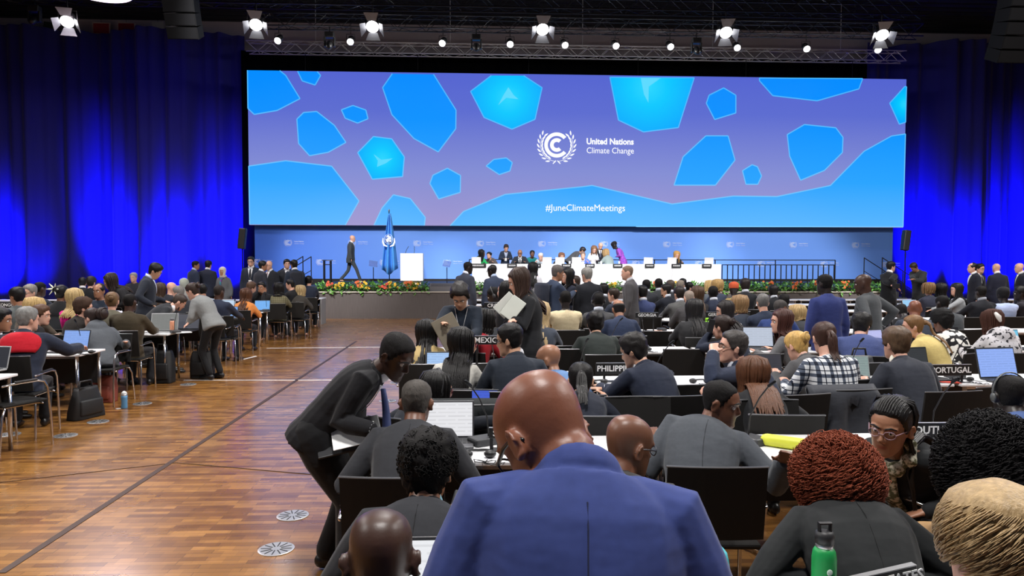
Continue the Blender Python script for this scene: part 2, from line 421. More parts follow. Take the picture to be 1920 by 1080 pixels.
# ---- emblem of two nested C rings inside laurel branches
def emblem(n=28, leaves=True):
    g = G()
    def arc(r0, r1, a0, a1, m=n):
        vs = []; 
        for i in range(m+1):
            a = R(a0+(a1-a0)*i/m)
            for r in (r0, r1):
                for y in (-.5, .5): vs.append((r*math.cos(a), y*.02, r*math.sin(a)))
        fs = []
        for i in range(m):
            k = i*4; fs += [(k, k+4, k+6, k+2), (k+1, k+3, k+7, k+5), (k+2, k+6, k+7, k+3), (k, k+1, k+5, k+4)]
        g.add(vs, fs+[(0, 2, 3, 1), (m*4, m*4+1, m*4+3, m*4+2)])
    arc(.53, .74, 40, 320); arc(.18, .40, 48, 312)
    if leaves:
        def leaf(c, ang, l, wd):
            pr = []; 
            for u, q in ((0, 0), (.25, .8), (.5, 1), (.8, .6), (1, 0), (.8, -.5), (.5, -.75), (.25, -.6)): pr.append((u*l, q*wd))
            ca, sa = math.cos(ang), math.sin(ang); vs = [(c[0]+x*ca-z*sa, y, c[1]+x*sa+z*ca) for y in (-.01, .01) for x, z in pr]
            g.add(vs, [list(range(8))[::-1], list(range(8, 16))]+[(i, (i+1) % 8, 8+(i+1) % 8, 8+i) for i in range(8)])
        for sx in (-1, 1):
            for k in range(8):
                a = R(-68+k*14.5); r = .98
                for q, da in ((.05, .42), (-.10, -.34)):
                    c = (math.cos(a)*(r+q*.8), math.sin(a)*(r+q*.8)); ang = a+math.pi/2-da*(1 if q > 0 else 1)
                    if sx > 0: leaf(c, ang, .30, .055)
                    else: leaf((-c[0], c[1]), math.pi-ang, .30, .055)
            g.tube([(sx*.04, 0, -.92), (sx*.22, 0, -1.10)], .03, 4, round_=False)
            for k in range(12):
                a0, a1 = R(-84+k*9), R(-84+(k+1)*9); g.box((sx*math.cos((a0+a1)/2)*.96, 0, math.sin((a0+a1)/2)*.96), (.022, .018, .16), Matrix.Rotation(-sx*((a0+a1)/2) if sx > 0 else (a0+a1)/2, 3, 'Y'))
    return g
# ---- back wall of the stage with printed emblems
p0, p1 = pix(478, 500, DW), pix(1673, 500, DW)
g = G(); g.box(((p0.x+p1.x)/2, DW+.06, 1.8), (p1.x-p0.x, .1, 3.6)); 
bm_, t, b = nt('backdrop_lit_blue'); s = t.nodes.new('ShaderNodeSeparateXYZ'); t.links.new(objco(t), s.inputs[0])
mr = t.nodes.new('ShaderNodeMapRange'); t.links.new(s.outputs[0], mr.inputs[0]); mr.inputs[1].default_value = p0.x; mr.inputs[2].default_value = p0.x+6
t.links.new(mixc(t, mr.outputs[0], lin((72, 122, 236)), lin((112, 160, 246))), b.inputs['Base Color']); b.inputs['Roughness'].default_value = .6; b.inputs['Specular IOR Level'].default_value = .2  # blue light on the wall painted into its colour, deeper at the left
bw = obj('stage_backdrop', g, bm_); tag(bw, 'light blue backdrop wall with small printed white emblems behind the podium', 'backdrop')
g = G(); tg0 = text_g('United Nations', .064, .004, .002, 'LEFT', 1); tg1 = text_g('Climate Change', .064, .004, 0, 'LEFT', 1)
rows = [(457, (540, 660, 782, 900, 1016, 1133, 1250, 1369, 1487, 1604), 0), (493, (481, 600, 719, 838, 958, 1075, 1192, 1310, 1427, 1545, 1660), 0)]
for y, xs, _ in rows:
    for x in xs:
        p = pix(x, y+(x-1075)*.0042, DW); e = moved(emblem(12), (p.x, DW-.0, p.z), .145); g.add(e.v, e.f)
        for tg, dz in ((tg0, .045), (tg1, -.045)):
            g.add([(v[0]+p.x+.25, v[1]+DW, v[2]+p.z+dz) for v in tg.v], tg.f)
obj('emblem_print', g, plain('print_white', (198, 216, 250), .6), bw)
g = G(); g.box(((p0.x+p1.x)/2, DW-.1, .55), (p1.x-p0.x, .2, 1.08)); obj('base_strip', g, plain('base_black', (8, 9, 12), .7), bw)

# ---- LED screen
c00, c10, c01, c11 = pix(465, 134.5, DSCR), pix(1699, 146, DSCR), pix(467, 421, DSCR), pix(1694, 427.5, DSCR)
SX0, SX1 = (c00.x+c01.x)/2, (c10.x+c11.x)/2; SZ0, SZ1 = (c01.z+c11.z)/2, (c00.z+c10.z)/2
TIL = ((c10.z-c00.z)+(c11.z-c01.z))/2/(SX1-SX0)        # kept level: any tilt left over is ignored
scr = empty('video_screen', 'wide LED video wall showing blue shapes, a white emblem and white lettering', 'screen', ((SX0+SX1)/2, DSCR, SZ0))
so = V(((SX0+SX1)/2, DSCR, SZ0))
g = G(); g.box(((SX0+SX1)/2, DSCR+.12, (SZ0+SZ1)/2), (SX1-SX0, .2, SZ1-SZ0)); obj('frame', moved(g, -so), DARKM, scr)
def screen_mat(name, stops, radial=None):
    m, t, b = nt(name); b.inputs['Base Color'].default_value = (.01, .01, .015, 1); b.inputs['Roughness'].default_value = .5; b.inputs['Specular IOR Level'].default_value = .1
    s = t.nodes.new('ShaderNodeSeparateXYZ'); co = objco(t); t.links.new(co, s.inputs[0])
    if radial:
        d = t.nodes.new('ShaderNodeVectorMath'); d.operation = 'DISTANCE'; t.links.new(co, d.inputs[0]); d.inputs[1].default_value = radial[0]
        mr = t.nodes.new('ShaderNodeMapRange'); t.links.new(d.outputs['Value'], mr.inputs[0]); mr.inputs[1].default_value = 0; mr.inputs[2].default_value = radial[1]; src = mr.outputs[0]
    else:
        mr = t.nodes.new('ShaderNodeMapRange'); t.links.new(s.outputs[2], mr.inputs[0]); mr.inputs[1].default_value = 0; mr.inputs[2].default_value = SZ1-SZ0; src = mr.outputs[0]
    c = ramp(t, src, stops); t.links.new(c, b.inputs['Emission Color']); b.inputs['Emission Strength'].default_value = 1.0
    return m
purple = screen_mat('screen_purple', [(0, lin((158, 150, 206))), (.35, lin((132, 142, 212))), (.75, lin((92, 108, 208))), (1, lin((84, 100, 208)))])
blue = screen_mat('screen_blue', [(0, lin((88, 182, 255))), (.3, lin((40, 164, 255))), (.7, lin((0, 146, 255))), (1, lin((0, 140, 255)))])
edge = screen_mat('screen_edge', [(0, lin((120, 200, 255))), (1, lin((72, 182, 255)))])
def toscr(x, y):                                        # photo pixel on the screen, levelled to the panel
    u = (x-(465+(y-134)*2/287))/((1699-(y-146)*5/282)-(465+(y-134)*2/287))
    yt, yb = 134.5+11.5*u, 421+6.5*u; v = (y-yt)/(yb-yt)
    # perspective-correct enough at this yaw
    return V((SX0+(SX1-SX0)*u, 0, SZ1+(SZ0-SZ1)*v))-V((so.x, 0, so.z))
g = G(); g.add([(SX0-so.x, -.0, 0), (SX1-so.x, 0, 0), (SX1-so.x, 0, SZ1-SZ0), (SX0-so.x, 0, SZ1-SZ0)], [(0, 1, 2, 3)])
disp = obj('display', g, purple, scr)
A = lambda L: [(460+x*.32292, 130+y*.32292) for x, y in L]
B = lambda L: [(1080+x/3, 130+y/3) for x, y in L]
POLY = [A([(14, 14), (195, 14), (228, 42), (308, 175), (180, 243), (52, 266), (16, 232)]), A([(295, 18), (405, 20), (424, 42), (393, 97), (321, 74)]), A([(540, 238), (605, 213), (678, 239), (690, 289), (631, 314), (561, 286)]),
        A([(290, 292), (328, 254), (401, 248), (500, 327), (565, 425), (465, 482), (360, 502), (299, 432)]), A([(773, 110), (828, 30), (1062, 33), (1190, 238), (1188, 345), (1088, 479), (950, 402), (825, 265)]),
        A([(1040, 662), (1057, 614), (1140, 573), (1215, 615), (1213, 713), (1090, 751)]), A([(1362, 560), (1406, 522), (1478, 513), (1512, 540), (1498, 589), (1437, 610)]),
        A([(20, 562), (226, 531), (484, 562), (637, 763), (560, 902), (24, 898)]), A([(722, 903), (768, 804), (832, 727), (928, 749), (1013, 858), (1008, 906)]),
        A([(1155, 908), (1232, 824), (1470, 725), (1920, 680)])+B([(52, 652), (505, 757), (855, 712), (1105, 715), (1415, 652), (1610, 457), (1770, 370), (1852, 358), (1840, 888), (300, 886)]),
        B([(715, 142), (798, 101), (868, 142), (868, 242), (747, 279), (699, 188)]), B([(1003, 45), (1600, 46), (1578, 104), (1336, 172), (1080, 144), (1003, 60)]), B([(697, 371), (824, 371), (864, 508), (752, 650), (516, 650), (567, 490)]),
        B([(907, 568), (962, 534), (993, 545), (1017, 598), (995, 645), (927, 645)]), B([(1164, 363), (1263, 306), (1445, 324), (1487, 378), (1484, 464), (1380, 566), (1242, 622), (1178, 484)])]
GLOW = [(A([(1273, 130), (1392, 38), (1578, 38), (1684, 107), (1643, 290), (1510, 347), (1350, 280)]), A([(1490, 170)])[0], 1.75), (A([(631, 484), (720, 391), (824, 404), (895, 508), (885, 622), (713, 637)]), A([(770, 520)])[0], 1.2),
        (B([(152, 44), (630, 45), (540, 325), (342, 350), (200, 284)]), B([(370, 95)])[0], 2.3), (B([(1845, 90), (1857, 90), (1852, 292), (1815, 303), (1758, 184)]), B([(1850, 190)])[0], .8)]
ge = G(); gb = G()
def addpoly(gr, P, y):
    Q = [V((p.x, y, p.z)) for p in P]; tr = tessellate_polygon([Q])
    gr.add(Q, [tuple(t_) if (Q[t_[1]]-Q[t_[0]]).cross(Q[t_[2]]-Q[t_[0]]).y < 0 else tuple(t_)[::-1] for t_ in tr])
for L in POLY+[q[0] for q in GLOW]:
    P = [toscr(*p) for p in L]; P = [V((min(SX1-so.x, max(SX0-so.x, p.x)), 0, min(SZ1-SZ0, max(0, p.z)))) for p in P]
    addpoly(gb, P, -.012) if L in POLY else None
    for i in range(len(P)):
        a, b_ = P[i], P[(i+1) % len(P)]
        if (abs(a.z-b_.z) < .02 and (a.z < .1 or a.z > SZ1-SZ0-.15)) or (b_-a).length < .05: continue
        d = (b_-a).normalized(); nn = V((-d.z, 0, d.x))*.022; yv = V((0, -.018, 0)); ge.add([a+nn+yv, b_+nn+yv, b_-nn+yv, a-nn+yv], [(0, 1, 2, 3)])
obj('shape', gb, blue, disp); obj('outline', ge, edge, disp)
for k, (L, c, rad) in enumerate(GLOW):
    P = [toscr(*p) for p in L]; P = [V((min(SX1-so.x, max(SX0-so.x, p.x)), 0, min(SZ1-SZ0, max(0, p.z)))) for p in P]; cc = toscr(*c)
    g = G(); addpoly(g, P, -.012); obj('glowing_shape', g, screen_mat('screen_glow', [(0, lin((40, 214, 255))), (.35, lin((0, 200, 255))), (1, lin((0, 162, 255)))], ((cc.x, -.012, cc.z), rad)), disp)
    if k < 3:
        g = G(); q = [A([(1430, 210), (1462, 150), (1490, 105), (1520, 150), (1548, 174), (1478, 166)]), A([(720, 492), (765, 525), (830, 516), (790, 545), (740, 566), (745, 530)]), B([(440, 47), (372, 95), (370, 186), (345, 140), (326, 47)])][k]
        addpoly(g, [toscr(*p) for p in q], -.016); obj('facet', g, screen_mat('screen_facet', [(0, lin((92, 218, 255))), (1, lin((92, 218, 255)))]), disp)
wt = emit('screen_white', (250, 252, 255), 1.0)
p = toscr(1031, 271.5); obj('emblem', moved(emblem(40), (p.x, -.03, p.z), .70), wt, disp)
for s_, x, y, sz, al, wg in (('United Nations', 1086.5, 265, .345, 'LEFT', .012), ('Climate Change', 1086.5, 282, .345, 'LEFT', .001), ('#JuneClimateMeetings', 1085, 390, .39, 'CENTER', 0.0)):
    p = toscr(x, y); tg = text_g(s_, sz, .004, wg, al); 
    wd = max(v[0] for v in tg.v)-min(v[0] for v in tg.v); want = {265: 89, 282: 89, 390: 150}[y]/45.1; k = want/wd
    obj('lettering', G().add([(v[0]*k+p.x, v[1]-.03, v[2]+p.z) for v in tg.v], tg.f), wt, disp)
# ---------------------------------------------------------------- people
HZ = [-.120, -.116, -.106, -.088, -.062, -.035, -.005, .022, .048, .075, .095, .109, .118]
HW = [.010, .024, .040, .053, .061, .066, .070, .0735, .075, .071, .060, .044, .020]
HF = [.072, .084, .092, .092, .090, .089, .087, .092, .090, .078, .058, .034, .006]
HB = [.050, .034, .008, -.032, -.060, -.078, -.092, -.101, -.104, -.098, -.084, -.062, -.030]
def ipl(xs, ys, x):
    if x <= xs[0]: return ys[0]
    for i in range(1, len(xs)):
        if x <= xs[i]:
            k = (x-xs[i-1])/(xs[i]-xs[i-1]); return ys[i-1]+(ys[i]-ys[i-1])*k
    return ys[-1]
def sst(a, b, x):
    k = min(1, max(0, (x-a)/(b-a))); return k*k*(3-2*k)
def headpt(phi, z):
    w, f, b = ipl(HZ, HW, z), ipl(HZ, HF, z), ipl(HZ, HB, z)
    s, c = math.sin(phi), math.cos(phi)
    x = w*math.copysign(abs(s)**.9, s)
    y = (f+b)/2+(f-b)/2*c
    if c > 0:                                          # face details
        ax = abs(x)
        y -= .010*math.exp(-((ax-.032)/.016)**2-((z-.006)/.014)**2)*sst(.1, .5, c)
        y += .004*math.exp(-((ax-.040)/.02)**2-((z+.035)/.02)**2)
        y += .006*math.exp(-(x/.020)**2-((z+.068)/.007)**2)-.005*math.exp(-(x/.022)**2-((z+.078)/.005)**2)+.005*math.exp(-(x/.02)**2-((z+.056)/.006)**2)-.004*math.exp(-(x/.024)**2-((z+.0625)/.003)**2)
        y += .006*math.exp(-(x/.018)**2-((z+.104)/.012)**2)
    return V((x, y, z))
def head_shell(g, M, n, female=False):
    zs = [-.1195, -.116, -.110, -.100, -.090, -.080, -.072, -.066, -.062, -.057, -.050, -.042, -.030, -.016, -.006, .004, .014, .024, .036, .050, .066, .082, .096, .108, .115, .1185]
    if n < 20: zs = zs[::2]+[.1185]
    g.rings([[M @ headpt(2*math.pi*j/n, z) for j in range(n)] for z in zs])
    g.tube([M @ V(p) for p in ((0, .084, .016), (0, .094, -.004), (0, .106, -.026), (0, .104, -.034))], [(.008, .008), (.009, .009), (.0125, .011), (.010, .007)], 8, ref=M.to_3x3() @ V((1, 0, 0)))
    for sx in (-1, 1):
        g.ball(M @ V((sx*.011, .094, -.032)), .0085, n=8, m=6)
        g.tube([M @ V((sx*.012, .090, .027)), M @ V((sx*.034, .086, .030)), M @ V((sx*.052, .072, .024))], .007, 6)
        rot = M.to_3x3() @ (Matrix.Rotation(sx*R(24), 3, 'Z') @ Matrix.Rotation(R(-10), 3, 'X'))
        c = V((sx*.078, -.014, -.012))
        g.ball(M @ c, (.009, .018, .031), rot, 10, 8)
        ring = []
        for k in range(9):
            a = R(-120+k*37); ring.append(M @ (c+Matrix.Rotation(sx*R(24), 3, 'Z') @ V((sx*.010, math.cos(a)*.016-.002, math.sin(a)*.029+.003))))
        g.tube(ring, .0055, 6)

def hairline(deg):
    return ipl([0, 38, 58, 72, 84, 96, 112, 135, 180], [.080, .074, .042, .0, -.018, .008, -.036, -.070, -.082], deg)
def scalp_mask(phi, z, style):
    deg = abs(math.degrees(phi)) % 360; deg = 360-deg if deg > 180 else deg
    zl = hairline(deg); m = sst(zl-.009, zl+.009, z)
    if style == 'balding': m *= 1-sst(.048, .07, z)
    if style == 'receding': m *= 1-(1-sst(60, 110, deg))*sst(.05, .075, z)
    return m
THICK = {'bald': .0012, 'buzz': .003, 'crop': .007, 'short': .014, 'med': .022, 'afro': .042, 'balding': .009, 'receding': .011, 'long': .016, 'bun': .013, 'ponytail': .013, 'curly': .015, 'bob': .03, 'braids': .010, 'dreads': .02, 'curlytop': .026, 'fluffy': .024}
def cap(g, M, style, D, seed):
    th = THICK[style]; n = 40 if D < 9 else 22; freq, amp = {'afro': (60, .012), 'curly': (40, .016), 'curlytop': (75, .016), 'fluffy': (26, .006), 'med': (34, .009), 'short': (45, .005)}.get(style, (50, .003))
    zs = [-.105+.225*i/(26 if D < 9 else 15) for i in range(27 if D < 9 else 16)]; zs[-1] = .1185
    rings = []; cen = V((0, -.008, .022))
    for z in zs:
        ring = []
        for j in range(n):
            phi = 2*math.pi*j/n; p = headpt(phi, z); m = scalp_mask(phi, z, style)
            d = (p-cen).normalized(); ns = noise.noise(p*freq+V((seed*7.1, 0, 0)))*amp
            top = th*(1+.35*sst(.03, .11, z)*(style in ('short', 'med', 'curlytop', 'fluffy')))
            ring.append(M @ (p+d*(-.010+m*(.010+top+ns))))
        rings.append(ring)
    g.rings(rings)

def person(*a, **k):
    r = person_(*a, **k)
    if isinstance(r, float):
        a = list(a); a[2] += r; r = person_(*a, **dict(k, snap=False))
    return r
def row_shift(y, x, near=.26):                         # how far a chair at depth y must move to clear the table rows
    if y > 21.2 or y < 2.6: return 0.0
    for k in range(1, 9):
        t = 4.1+2.3*(k-1)
        if t-.54 < y < t+.60: return (t-.54-y) if y < t+.15 else (t+.60-y)
    return 0.0
def person_(px, py, D, face=0, pose='sit', top=('suit', (38, 40, 46)), hair=('short', (20, 18, 17)), sk='d', label='', short='', legs=(30, 31, 35),
           lean=None, size=None, hy=0, hp=6, hr=0, fat=1.0, L=None, RR=None, female=False, shirt=None, tie=None, glasses=None, headset=False, lanyard=None,
           beard=0, twist=0, side=0, collar=True, feet=None, hs=1.06, group=None, zfoot=0.0, curl=.5, chair=None, hlen=.3, pad=None, shoes=(20, 19, 19), wmul=1.0, hood=None, scarf=None, tie_hang=False, backpack=None, fine=None, armtuck=None, hoodcol=None, band=None, skirt=False, snap=True, neck=.060, legw=1.0, folds=False):
    sknm = {'d': (64, 42, 33), 'b': (112, 74, 56), 'm': (158, 112, 86), 'a': (196, 150, 122), 'l': (214, 164, 142), 'k': (36, 27, 25), 'w': (124, 76, 56)}
    skm = skin(sknm[sk] if isinstance(sk, str) else sk)
    T = pix(px, py, D); seed = (px*13+py*7) % 97
    s = size or (.94 if female else 1.0)
    th = THICK.get(hair[0], .02)*1.1+(.02 if hair[0] == 'curly' else 0) if hair else 0
    face = R(face)
    # --- spine solving -------------------------------------------------------------
    def fk(lean_, s_, zp):
        N = 12; Lt = .545*s_; p = V((0, 0, zp)); out = []
        for i in range(N+1):
            u = i/N; Rm = Matrix.Rotation(R(twist)*u, 3, 'Z') @ Matrix.Rotation(R(side)*u, 3, 'Y') @ Matrix.Rotation(-R(lean_)*(.62+.5*u), 3, 'X')
            out.append((p.copy(), Rm)); p = p+Rm @ V((0, 0, Lt/N))
        c7, Rc = out[-1]
        Hm = Matrix.Rotation(R(hy), 3, 'Z') @ Matrix.Rotation(-R(hp), 3, 'X') @ Matrix.Rotation(R(hr), 3, 'Y')
        nd = (Rc @ V((0, .25, 1))).normalized()+Hm @ V((0, 0, 1))
        hb = c7+nd.normalized()*neck*s_
        hc = hb+Hm @ V((0, .03, .095))*hs
        return out, hb, hc, Hm
    def topz(l, s_, zp): return fk(l, s_, zp)[2].z+.118*hs+th
    sit = pose == 'sit'
    zp = (.53 if sit else .955*s)+zfoot
    if lean is None:
        if sit:
            lo, hi = -4, 62
            for _ in range(24):
                mid = (lo+hi)/2
                if topz(mid, s, zp) > T.z: lo = mid
                else: hi = mid
            lean = (lo+hi)/2
        else: lean = 3
    if sit: zp += T.z-topz(lean, s, zp)
    else:
        for _ in range(20):
            e = T.z-topz(lean, s, .955*s+zfoot)
            s = max(.80, min(1.16, s+e/1.8))
        zp = .955*s+zfoot; zp += T.z-topz(lean, s, zp)
    spn, hb, hc, Hm = fk(lean, s, zp)
    rz = Matrix.Rotation(face, 3, 'Z'); off = rz @ V((hc.x, hc.y, 0))
    base = V((T.x-off.x, T.y-off.y, 0))
    if sit and snap and chair is not False:
        sh_ = row_shift(base.y, base.x)
        if abs(sh_) > .01: return sh_
    toloc = Matrix.Rotation(-face, 3, 'Z')
    def W(p): return toloc @ (V(p)-base)
    def at(t):                                         # t in metres along the spine (size 1)
        k = max(0, min(12, t/.545*12)); i = min(11, int(k)); a = k-i
        p = spn[i][0].lerp(spn[i+1][0], a); Rm = spn[i+1][1] if a > .5 else spn[i][1]
        if t < 0: p = p+spn[0][1] @ V((0, 0, t*s))
        if t > .545: p = p+spn[12][1] @ V((0, 0, (t-.545)*s))
        return p, Rm
    HM = Matrix.Translation(hc) @ (Hm.to_4x4()) @ Matrix.Scale(hs, 4)
    vox = fine or min(.026, max(.0065, .0016*D+.003))
    body = bpy.data.objects.new('person', bpy.data.meshes.new('person')); 
    seg = 14 if D < 10 else 9
    wm = (.86 if female else 1.0)*wmul
    # --- torso sections: t, half width, half depth, y offset
    TS = [(-.13, .178, .135, 0), (-.05, .184, .140*fat, 0), (.06, .178, .132*fat, .005), (.17, .168, .122*fat, .006), (.28, .178, .126*(1+(fat-1)*.6), .004), (.38, .192, .128, -.002), (.445, .190, .118, -.008), (.492, .168, .100, -.010), (.524, .126, .086, -.008), (.553, .084, .074, -.004), (.575, .070, .066, .002)]
    if female: TS = [(t, w_*(1.0 if t < .1 else .92 if t > .24 else .84), d*(1.12 if .26 < t < .42 else 1), y) for t, w_, d, y in TS]
    def sec(t, k=0.0):
        w_ = ipl([q[0] for q in TS], [q[1] for q in TS], t)*s*(wmul if t > .2 else 1)+k; d = ipl([q[0] for q in TS], [q[2] for q in TS], t)*s+k; y = ipl([q[0] for q in TS], [q[3] for q in TS], t)*s
        return w_, d, y
    def tring(t, k, n=18):
        p, Rm = at(t); w_, d, y = sec(t, k)
        return [p+Rm @ V((w_*math.copysign(abs(math.sin(a))**.85, math.sin(a)), y+d*math.copysign(abs(math.cos(a))**.92, math.cos(a)), 0)) for a in [2*math.pi*j/n for j in range(n)]]
    c7, Rc = spn[-1]
    # --- arms
    arms = []
    dflt = {'lap': (.13, .30, zp+.10), 'table': (.20, .46, zfoot+.80), 'down': (.25, .05, zp-.12), 'front': (.10, .26, zp+.14), 'stride': (.25, .14, zp-.10)}
    for sx, spec in ((-1, L), (1, RR)):
        spec = spec or ('table' if sit else 'down')
        sp, Rs = at(.474); sh = sp+Rs @ V((sx*.172*s*wm, -.012, 0))
        if isinstance(spec, str): a, b, c = dflt[spec]; tgt = V((sx*a, b, c))
        elif spec[0] == 'px': tgt = W(pix(spec[1], spec[2], spec[3]))
        else: tgt = V(spec)
        l1, l2 = .295*s, .255*s
        d = tgt-sh; dist = max(.16, min(l1+l2-.006, d.length)); dn = d.normalized(); wr = sh+dn*dist
        cosA = max(-1, min(1, (l1*l1+dist*dist-l2*l2)/(2*l1*dist)))
        pole = V((sx*.55, -.45, -.75)) if armtuck is None else V((sx*armtuck[0], armtuck[1], armtuck[2]))
        po = (pole-dn*pole.dot(dn)).normalized()
        el = sh+dn*(l1*cosA)+po*(l1*math.sqrt(max(0, 1-cosA*cosA)))
        arms.append((sx, sh, el, wr))
    # --- legs
    lg = []
    for i, sx in enumerate((-1, 1)):
        hip = V((sx*.095*s, 0, zp-.03*s))
        if sit: ft = V((sx*.13, .40*s, .085+zfoot)) if not feet else V(feet[i])
        elif pose == 'walk': ft = V((sx*.09, (.36 if sx > 0 else -.36)*s, .085+zfoot+(.05 if sx < 0 else 0)))
        else: ft = V((sx*.11*s, -.02 if lean < 15 else -.02, .085+zfoot)) if not feet else V(feet[i])
        d = ft-hip; l1, l2 = .46*s, .43*s; dist = min(l1+l2-.004, max(.2, d.length)); dn = d.normalized(); an = hip+dn*dist
        cosA = max(-1, min(1, (l1*l1+dist*dist-l2*l2)/(2*l1*dist))); pole = V((sx*.12, 1, .25)); po = (pole-dn*pole.dot(dn)).normalized()
        kn = hip+dn*(l1*cosA)+po*(l1*math.sqrt(max(0, 1-cosA*cosA)))
        lg.append((sx, hip, kn, an))
    # --- body: one continuous skin -------------------------------------------------------
    g = G(); HN = 44 if D < 6 else 30 if D < 10 else 18
    head_shell(g, HM, HN)
    nb = c7-Rc @ V((0, -.005, .05)); nk = hc+Hm @ V((0, -.022, -.055))*hs
    nr = (.050 if female else .060)*(1+(fat-1)*.5)
    g.tube([nb, nb.lerp(nk, .5), nk, hc+Hm @ V((0, -.02, .0))], [nr*1.15, nr, nr*.98, .05], 14)
    g.rings([tring(t, -.022, 14) for t in (-.05, .08, .2, .32, .42, .48, .52, .55)])
    if folds:
        for z_, y_, r_ in ((-.066, -.072, .010), (-.094, -.062, .012), (-.120, -.056, .012)):
            g.tube([HM @ V((math.sin(a)*.056, y_+.045-.058*math.cos(a)+.014, z_)) for a in [R(-80+160*k/10) for k in range(11)]], [r_*(.55+.45*math.sin(math.pi*k/10)) for k in range(11)], 8)
    for sx, sh, el, wr in arms:
        g.tube([sh.lerp(c7, .45), sh, sh.lerp(el, .5), el, el.lerp(wr, .35), wr], [.05*s, .05*s, .041*s, .035*s, .036*s, .025*s], 10)
        hand(g, sx, el, wr, s*(.92 if female else 1.0), curl)
    for sx, hip, kn, an in lg:
        g.tube([hip, kn, kn.lerp(an, .4), an], [.07*s, .05*s, .045*s, .034*s], 10)
        g.tube([an+V((0, -.03, -.03)), an+V((0, .10, -.05))], [.03, .026], 8)
    COL.objects.link(body); body.location = base; body.rotation_euler = (0, 0, face)
    lab = tag(body, label, 'person', group)
    Hinv = HM.inverted(); bst = beard
    def done(me, Hinv=Hinv, bst=bst):
        if D > 14: return
        at_ = me.attributes.new('lips', 'FLOAT', 'POINT'); a2 = me.attributes.new('stubble', 'FLOAT', 'POINT') if bst else None
        vals = []; v2 = []
        for p in me.vertices:
            q = Hinv @ p.co
            f = 0.0
            if q.y > .07 and abs(q.x) < .04: f = max(0, 1-((q.x/.025)**2+((q.z+.0625)/.0105)**2)**2)
            vals.append(f)
            if bst:
                st = 0.0
                if -.16 < q.z < 0 and q.y > -.02: st = bst*sst(-.02, -.05, q.z)*(1-f)*sst(-.02, .02, q.y)
                v2.append(st)
        at_.data.foreach_set('value', vals)
        if bst: a2.data.foreach_set('value', v2)
    PEND.append((body, g, skm, vox, 2 if D > 5 else 3, done))
    # --- eyes, brows
    camdir = toloc @ (CAM-(base+rz @ hc)); fd = (Hm @ V((0, 1, 0))).dot(V((camdir.x, camdir.y, 0)).normalized())
    if (D < 14 and fd > -.45) or fd > .3:
        white = plain('eye_white', (225, 220, 214), .3); iris = plain('iris_brown', (28, 18, 14), .2)
        for sx in (-1, 1):
            e = G(); c = HM @ V((sx*.031, .0715, .004)); e.ball(c, .0125*hs, n=10, m=8)
            e.cur = 1; e.ball(c+Hm @ V((0, .0062, 0))*hs, .0072*hs, n=8, m=6)
            obj('eye', e, [white, iris], body, True)
        hcol = hair[1] if hair and hair[0] not in ('bald',) else (24, 20, 18)
        e = G()
        for sx in (-1, 1): e.tube([HM @ V((sx*.013, .0975, .026)), HM @ V((sx*.034, .0925, .034)), HM @ V((sx*.053, .078, .026))], [(.003, .005), (.003, .0055), (.002, .003)], 6)
        obj('eyebrows', e, hairm(hcol), body, True)
    # --- hair ---------------------------------------------------------------------
    if hair: make_hair(body, hair, HM, Hm, hc, hs, D, seed, at, spn, s, hlen, sec)
    if beard > .75 and D < 16:
        g = G(); n = 30; rings = []
        for i in range(12):
            z = -.125+.105*i/11; ring = []
            for j in range(n):
                phi = 2*math.pi*j/n; p = headpt(phi, max(z, -.118)); dg_ = abs(math.degrees(phi)); dg_ = 360-dg_ if dg_ > 180 else dg_
                m = (1-sst(80, 100, dg_))*(1-sst(-.045+.03*sst(30, 80, dg_), -.03+.03*sst(30, 80, dg_), z))*(1-math.exp(-((p.x/.03)**2+((z+.062)/.012)**2)))
                ring.append(HM @ (p+(p-V((0, .0, -.03))).normalized()*(-.008+.014*m)))
            rings.append(ring)
        g.rings(rings); obj('beard', g, hairm(hair[1] if hair else (30, 26, 24)), body, True)
    # --- top ----------------------------------------------------------------------------
    kind, tcol = top[0], top[1]; pat = top[2] if len(top) > 2 else None
    tm = cloth(tcol, pat); nm = {'suit': 'jacket', 'coat': 'coat', 'hoodie': 'hooded_sweatshirt', 'sweater': 'sweater', 'shirt': 'shirt', 'dress': 'dress'}[kind]
    bulk = {'suit': .010, 'coat': .018, 'hoodie': .020, 'sweater': .012, 'shirt': .004, 'dress': .004}[kind]
    g = G(); lowt = -.10 if sit else -.10 if lean > 30 else (-.20 if kind in ('suit', 'coat') else -.12)
    ts = [lowt, -.05, .03, .1, .17, .24, .31, .37, .42, .455, .485, .508, .528, .545]
    g.rings([tring(t, bulk+(.012 if t < 0 and kind in ('suit', 'coat') else 0)) for t in ts])
    ar = 1.0 if not female else .86
    for sx, sh, el, wr in arms:
        cuff = el.lerp(wr, .90); r0 = bulk
        g.tube([sh.lerp(c7, .42)+V((0, 0, -.015)), sh, sh.lerp(el, .3), sh.lerp(el, .7), el, el.lerp(wr, .3), el.lerp(wr, .65), cuff],
               [(.062*ar+r0*.6)*s, (.068*ar+r0*.8)*s, (.062*ar+r0)*s, (.056*ar+r0)*s, (.052*ar+r0)*s, (.050*ar+r0)*s, (.045*ar+r0)*s, (.040*ar+r0)*s], seg)
    if collar and kind in ('suit', 'coat'):
        pts = []; n = 14
        for k in range(n):
            a = 2*math.pi*k/n; pts.append(c7+Rc @ V((.078*s*math.sin(a), .010+.074*s*math.cos(a), .034-.060*(1+math.cos(a))/2)))
        g.tube(pts, [(.030*s, .011)]*n, 8, ref=Rc @ V((0, 0, 1)), closed=True)
